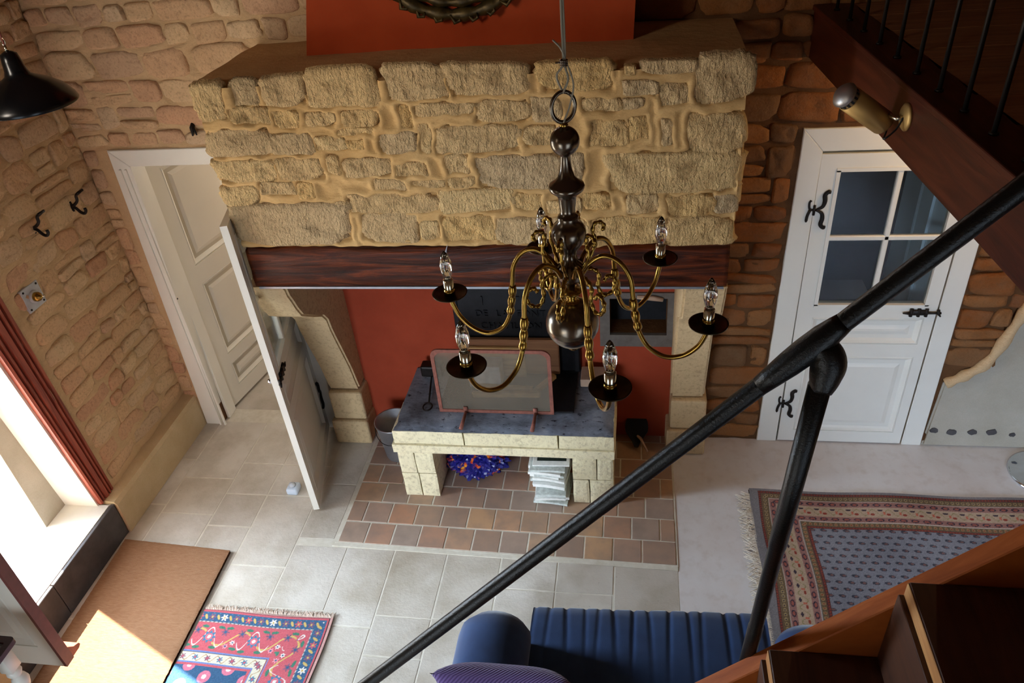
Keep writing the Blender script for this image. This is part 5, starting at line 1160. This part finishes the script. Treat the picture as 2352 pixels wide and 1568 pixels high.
# doormat ------------------------------------------------------------------------
dm_ = thing('doormat', 'thick brown coir doormat with a sunlit patch inside the entry door', 'doormat', (-2.72, 2.2, 0))
c4 = [(-3.080, 2.750), (-2.366, 2.712), (-2.335, 1.66), (-3.04, 1.66)]
bm = B(); NX, NY = 60, 110; vv = []
for j in range(NY+1):
    for i in range(NX+1):
        s_, t_ = i/NX, j/NY
        x = (c4[0][0]*(1-s_)+c4[1][0]*s_)*(1-t_)+(c4[3][0]*(1-s_)+c4[2][0]*s_)*t_; y = (c4[0][1]*(1-s_)+c4[1][1]*s_)*(1-t_)+(c4[3][1]*(1-s_)+c4[2][1]*s_)*t_
        ed = i in (0, NX) or j in (0, NY); q = 0.0025*noise.noise(Vector((x*60, y*60, 0))) if ed else 0
        vv.append(bm.verts.new((x+q, y+q, 0.024+0.0012*noise.noise(Vector((x*50, y*50, 1)))-(0.003 if ed else 0))))
for j in range(NY):
    for i in range(NX): bm.faces.new((vv[j*(NX+1)+i], vv[(j+1)*(NX+1)+i], vv[(j+1)*(NX+1)+i+1], vv[j*(NX+1)+i+1]))
obj('coir_pile', bm, M['coir'], dm_, True)
bm = B(); prism(bm, [(x+(0.002 if x < -2.7 else -0.002), y) for x, y in c4], 2, 0.001, 0.0205); obj('mat_backing', bm, M['coir_side'], dm_)

# ================================================================== SOFA
sf = thing('sofa', 'blue cloth two-seat sofa with rounded arms facing the fireplace', 'sofa', (0.05, 1.65, 0))
def arm_mesh(x0, x1, y0, y1, zt):
    bm = B(); w2 = (x1-x0)/2; cx2 = (x0+x1)/2; prof = []
    for a_ in np.linspace(-0.35, PI+0.35, 15): prof.append((cx2+w2*math.cos(a_), zt-w2*0.8+w2*0.8*math.sin(a_)))
    prof = [(x1-0.02, 0.04), (x1-0.02, zt-w2*1.3)]+prof+[(x0+0.02, zt-w2*1.3), (x0+0.02, 0.04)]
    rows = []
    ny = 16
    for j in range(ny+1):
        t_ = j/ny; y = y0+(y1-y0)*t_
        e_ = 1.0
        if t_ > 0.86: e_ = math.sqrt(max(0.0, 1-((t_-0.86)/0.14)**2))
        k_ = 0.80+0.20*e_; drop = 0.05*(1-e_)
        rows.append([bm.verts.new((cx2+(x-cx2)*k_, y, z-drop*(1 if z > 0.3 else 0))) for x, z in prof])
    for A, C in zip(rows[:-1], rows[1:]):
        for i in range(len(prof)-1): bm.faces.new((A[i], A[i+1], C[i+1], C[i]))
    bm.faces.new(rows[0]); bm.faces.new(rows[-1][::-1]); bmesh.ops.recalc_face_normals(bm, faces=bm.faces); return bm
obj('armrest', arm_mesh(-0.735, -0.418, 1.20, 1.985, 0.70), M['blue'], sf, True)
obj('armrest', arm_mesh(0.59, 0.885, 1.20, 2.02, 0.70), M['blue'], sf, True)
bm = B(); nx = 220; prof = [(2.19, 0.04), (2.20, 0.20), (2.21, 0.34), (2.205, 0.385), (2.18, 0.415), (2.13, 0.43), (2.05, 0.432), (1.95, 0.428), (1.8, 0.42), (1.6, 0.415), (1.42, 0.415)]
rp = random.Random(4); pl_x = []; x = -0.44
while x < 0.61: pl_x.append((x, rp.uniform(0.5, 1.0), rp.uniform(-0.05, 0.12))); x += rp.uniform(0.05, 0.105)
rows = []
for i in range(nx+1):
    x = -0.45+1.06*i/nx; row = []
    for j, (y, z) in enumerate(prof):
        fade = [1, 1, 1, 1, 1, .9, .75, .55, .25, 0, 0][j]; dsp = 0
        for (px, st_, sk_) in pl_x: dsp -= 0.009*st_*math.exp(-((x-px-sk_*(2.2-y))/0.010)**2)
        dsp += 0.004*noise.noise(Vector((x*8, y*4, 0)))
        dsp *= fade
        ny_, nz_ = (1, 0) if j < 3 else ((0.7, 0.7) if j < 5 else (0, 1))
        row.append(bm.verts.new((x, y+dsp*ny_+0.045*(i/nx)*(j < 7), z+dsp*nz_)))
    rows.append(row)
for A, C in zip(rows[:-1], rows[1:]):
    for j in range(len(prof)-1): bm.faces.new((A[j], C[j], C[j+1], A[j+1]))
bmesh.ops.recalc_face_normals(bm, faces=bm.faces); obj('seat_cover', bm, M['blue'], sf, True)
obj('backrest', bbox(-0.72, 0.87, 1.12, 1.40, 0.05, 0.86, 0.06, 4), M['blue'], sf, True)
for x in (-0.68, 0.80):
    for y in (1.22, 1.95): obj('leg', bbox(x, x+0.05, y, y+0.05, 0.0, 0.07, 0.004), M['mezz_wood'], sf)
pc_ = thing('cushion', 'purple ribbed corduroy cushion propped on the blue sofa', 'cushion', (-0.47, 1.50, 0.6))
bm = B(); n_ = 24; L2 = [[], []]
for s_ in (0, 1):
    for j in range(n_+1):
        for i in range(n_+1):
            u_, v_ = 2*i/n_-1, 2*j/n_-1; th_ = 0.085*((1-u_**4)*(1-v_**4))**0.6; k_ = 1-0.10*(u_*u_*v_*v_)**0.5*0+0.0
            sx2 = 0.27*u_*(1-0.08*(1-v_*v_)); sz2 = 0.24*v_*(1-0.08*(1-u_*u_))
            L2[s_].append(bm.verts.new((sx2, th_*(1 if s_ else -1), sz2)))
for s_ in (0, 1):
    for j in range(n_):
        for i in range(n_): bm.faces.new([L2[s_][k] for k in (j*(n_+1)+i, j*(n_+1)+i+1, (j+1)*(n_+1)+i+1, (j+1)*(n_+1)+i)])
bmesh.ops.remove_doubles(bm, verts=bm.verts, dist=0.0004); bmesh.ops.recalc_face_normals(bm, faces=bm.faces)
bmesh.ops.transform(bm, matrix=Matrix.Translation((-0.47, 1.61, 0.655)) @ Matrix.Rotation(math.radians(18), 4, 'X'), verts=bm.verts)
obj('cushion_cover', bm, M['purple'], pc_, True)

# ================================================================== SMALL TABLE (bottom left) AND CHROME BASE (right)
tp = at(35, 1462, 2, 0.75); tb = thing('side_table', 'white side table with turned legs and a dark red rimmed glass top at lower left', 'table', (tp.x-0.2, tp.y-0.3, 0))
X1, Y1 = tp.x, tp.y+0.0
def rrect(x0, x1, y0, y1, r):
    P_ = []
    for cx2, cy2, a0 in ((x1-r, y1-r, 0), (x0+r, y1-r, PI/2), (x0+r, y0+r, PI), (x1-r, y0+r, 1.5*PI)):
        for k in range(5): P_.append((cx2+r*math.cos(a0+k*PI/8), cy2+r*math.sin(a0+k*PI/8)))
    return P_
bm = B(); O = rrect(X1-0.42, X1, Y1-0.8, Y1, 0.02); I = rrect(X1-0.39, X1-0.03, Y1-0.77, Y1-0.03, 0.008); N = len(O)
R4 = [[bm.verts.new((x, y, z)) for x, y in L_] for L_, z in ((O, 0.725), (O, 0.75), (I, 0.75), (I, 0.725))]
for q in range(4):
    for i in range(N): bm.faces.new((R4[q][i], R4[q][(i+1) % N], R4[(q+1) % 4][(i+1) % N], R4[(q+1) % 4][i]))
bmesh.ops.recalc_face_normals(bm, faces=bm.faces); obj('top_rim', bm, M['dark_red_lacquer'], tb)
bm = B(); prism(bm, I, 2, 0.735, 0.743); obj('glass_top', bm, M['pane'], tb)
bm = B(); prism(bm, I, 2, 0.727, 0.733); obj('under_panel', bm, simple('grey beige panel', (150, 140, 120), 0.6), tb)
for lx in (X1-0.05, X1-0.37):
    for ly2 in (Y1-0.06, Y1-0.74):
        bm = bbox(lx-0.03, lx+0.03, ly2-0.03, ly2+0.03, 0.60, 0.725, 0.004)
        lathe(bm, [(0.02, 0.60), (0.028, 0.592), (0.032, 0.575), (0.026, 0.56), (0.018, 0.55), (0.030, 0.535), (0.036, 0.51), (0.028, 0.48), (0.018, 0.455), (0.026, 0.44), (0.022, 0.42), (0.028, 0.30), (0.022, 0.16), (0.016, 0.12), (0.026, 0.10), (0.022, 0.07), (0.028, 0.03), (0.020, 0.0), (0, 0)], (lx, ly2, 0), 24); obj('leg', bm, M['white'], tb, True)
cc = Vector((2.44, 3.62, 0)); cb_ = thing('stool_base', 'round chrome stool base on the smooth floor at the right edge', 'stool', cc)
bm = B(); lathe(bm, [(0, 0.001), (0.20, 0.001), (0.205, 0.008), (0.19, 0.016), (0.08, 0.03), (0.03, 0.05), (0.024, 0.06), (0, 0.06)], cc, 56); obj('base_disc', bm, M['chrome'], cb_, True)
bm = B(); tube(bm, [cc+Vector((0, 0, 0.05)), cc+Vector((0, 0, 0.62))], 0.024, 20); obj('column', bm, M['chrome'], cb_, True)
bm = B(); lathe(bm, [(0, 0.62), (0.16, 0.62), (0.175, 0.64), (0.17, 0.68), (0, 0.69)], cc, 40); obj('seat', bm, M['black'], cb_, True)
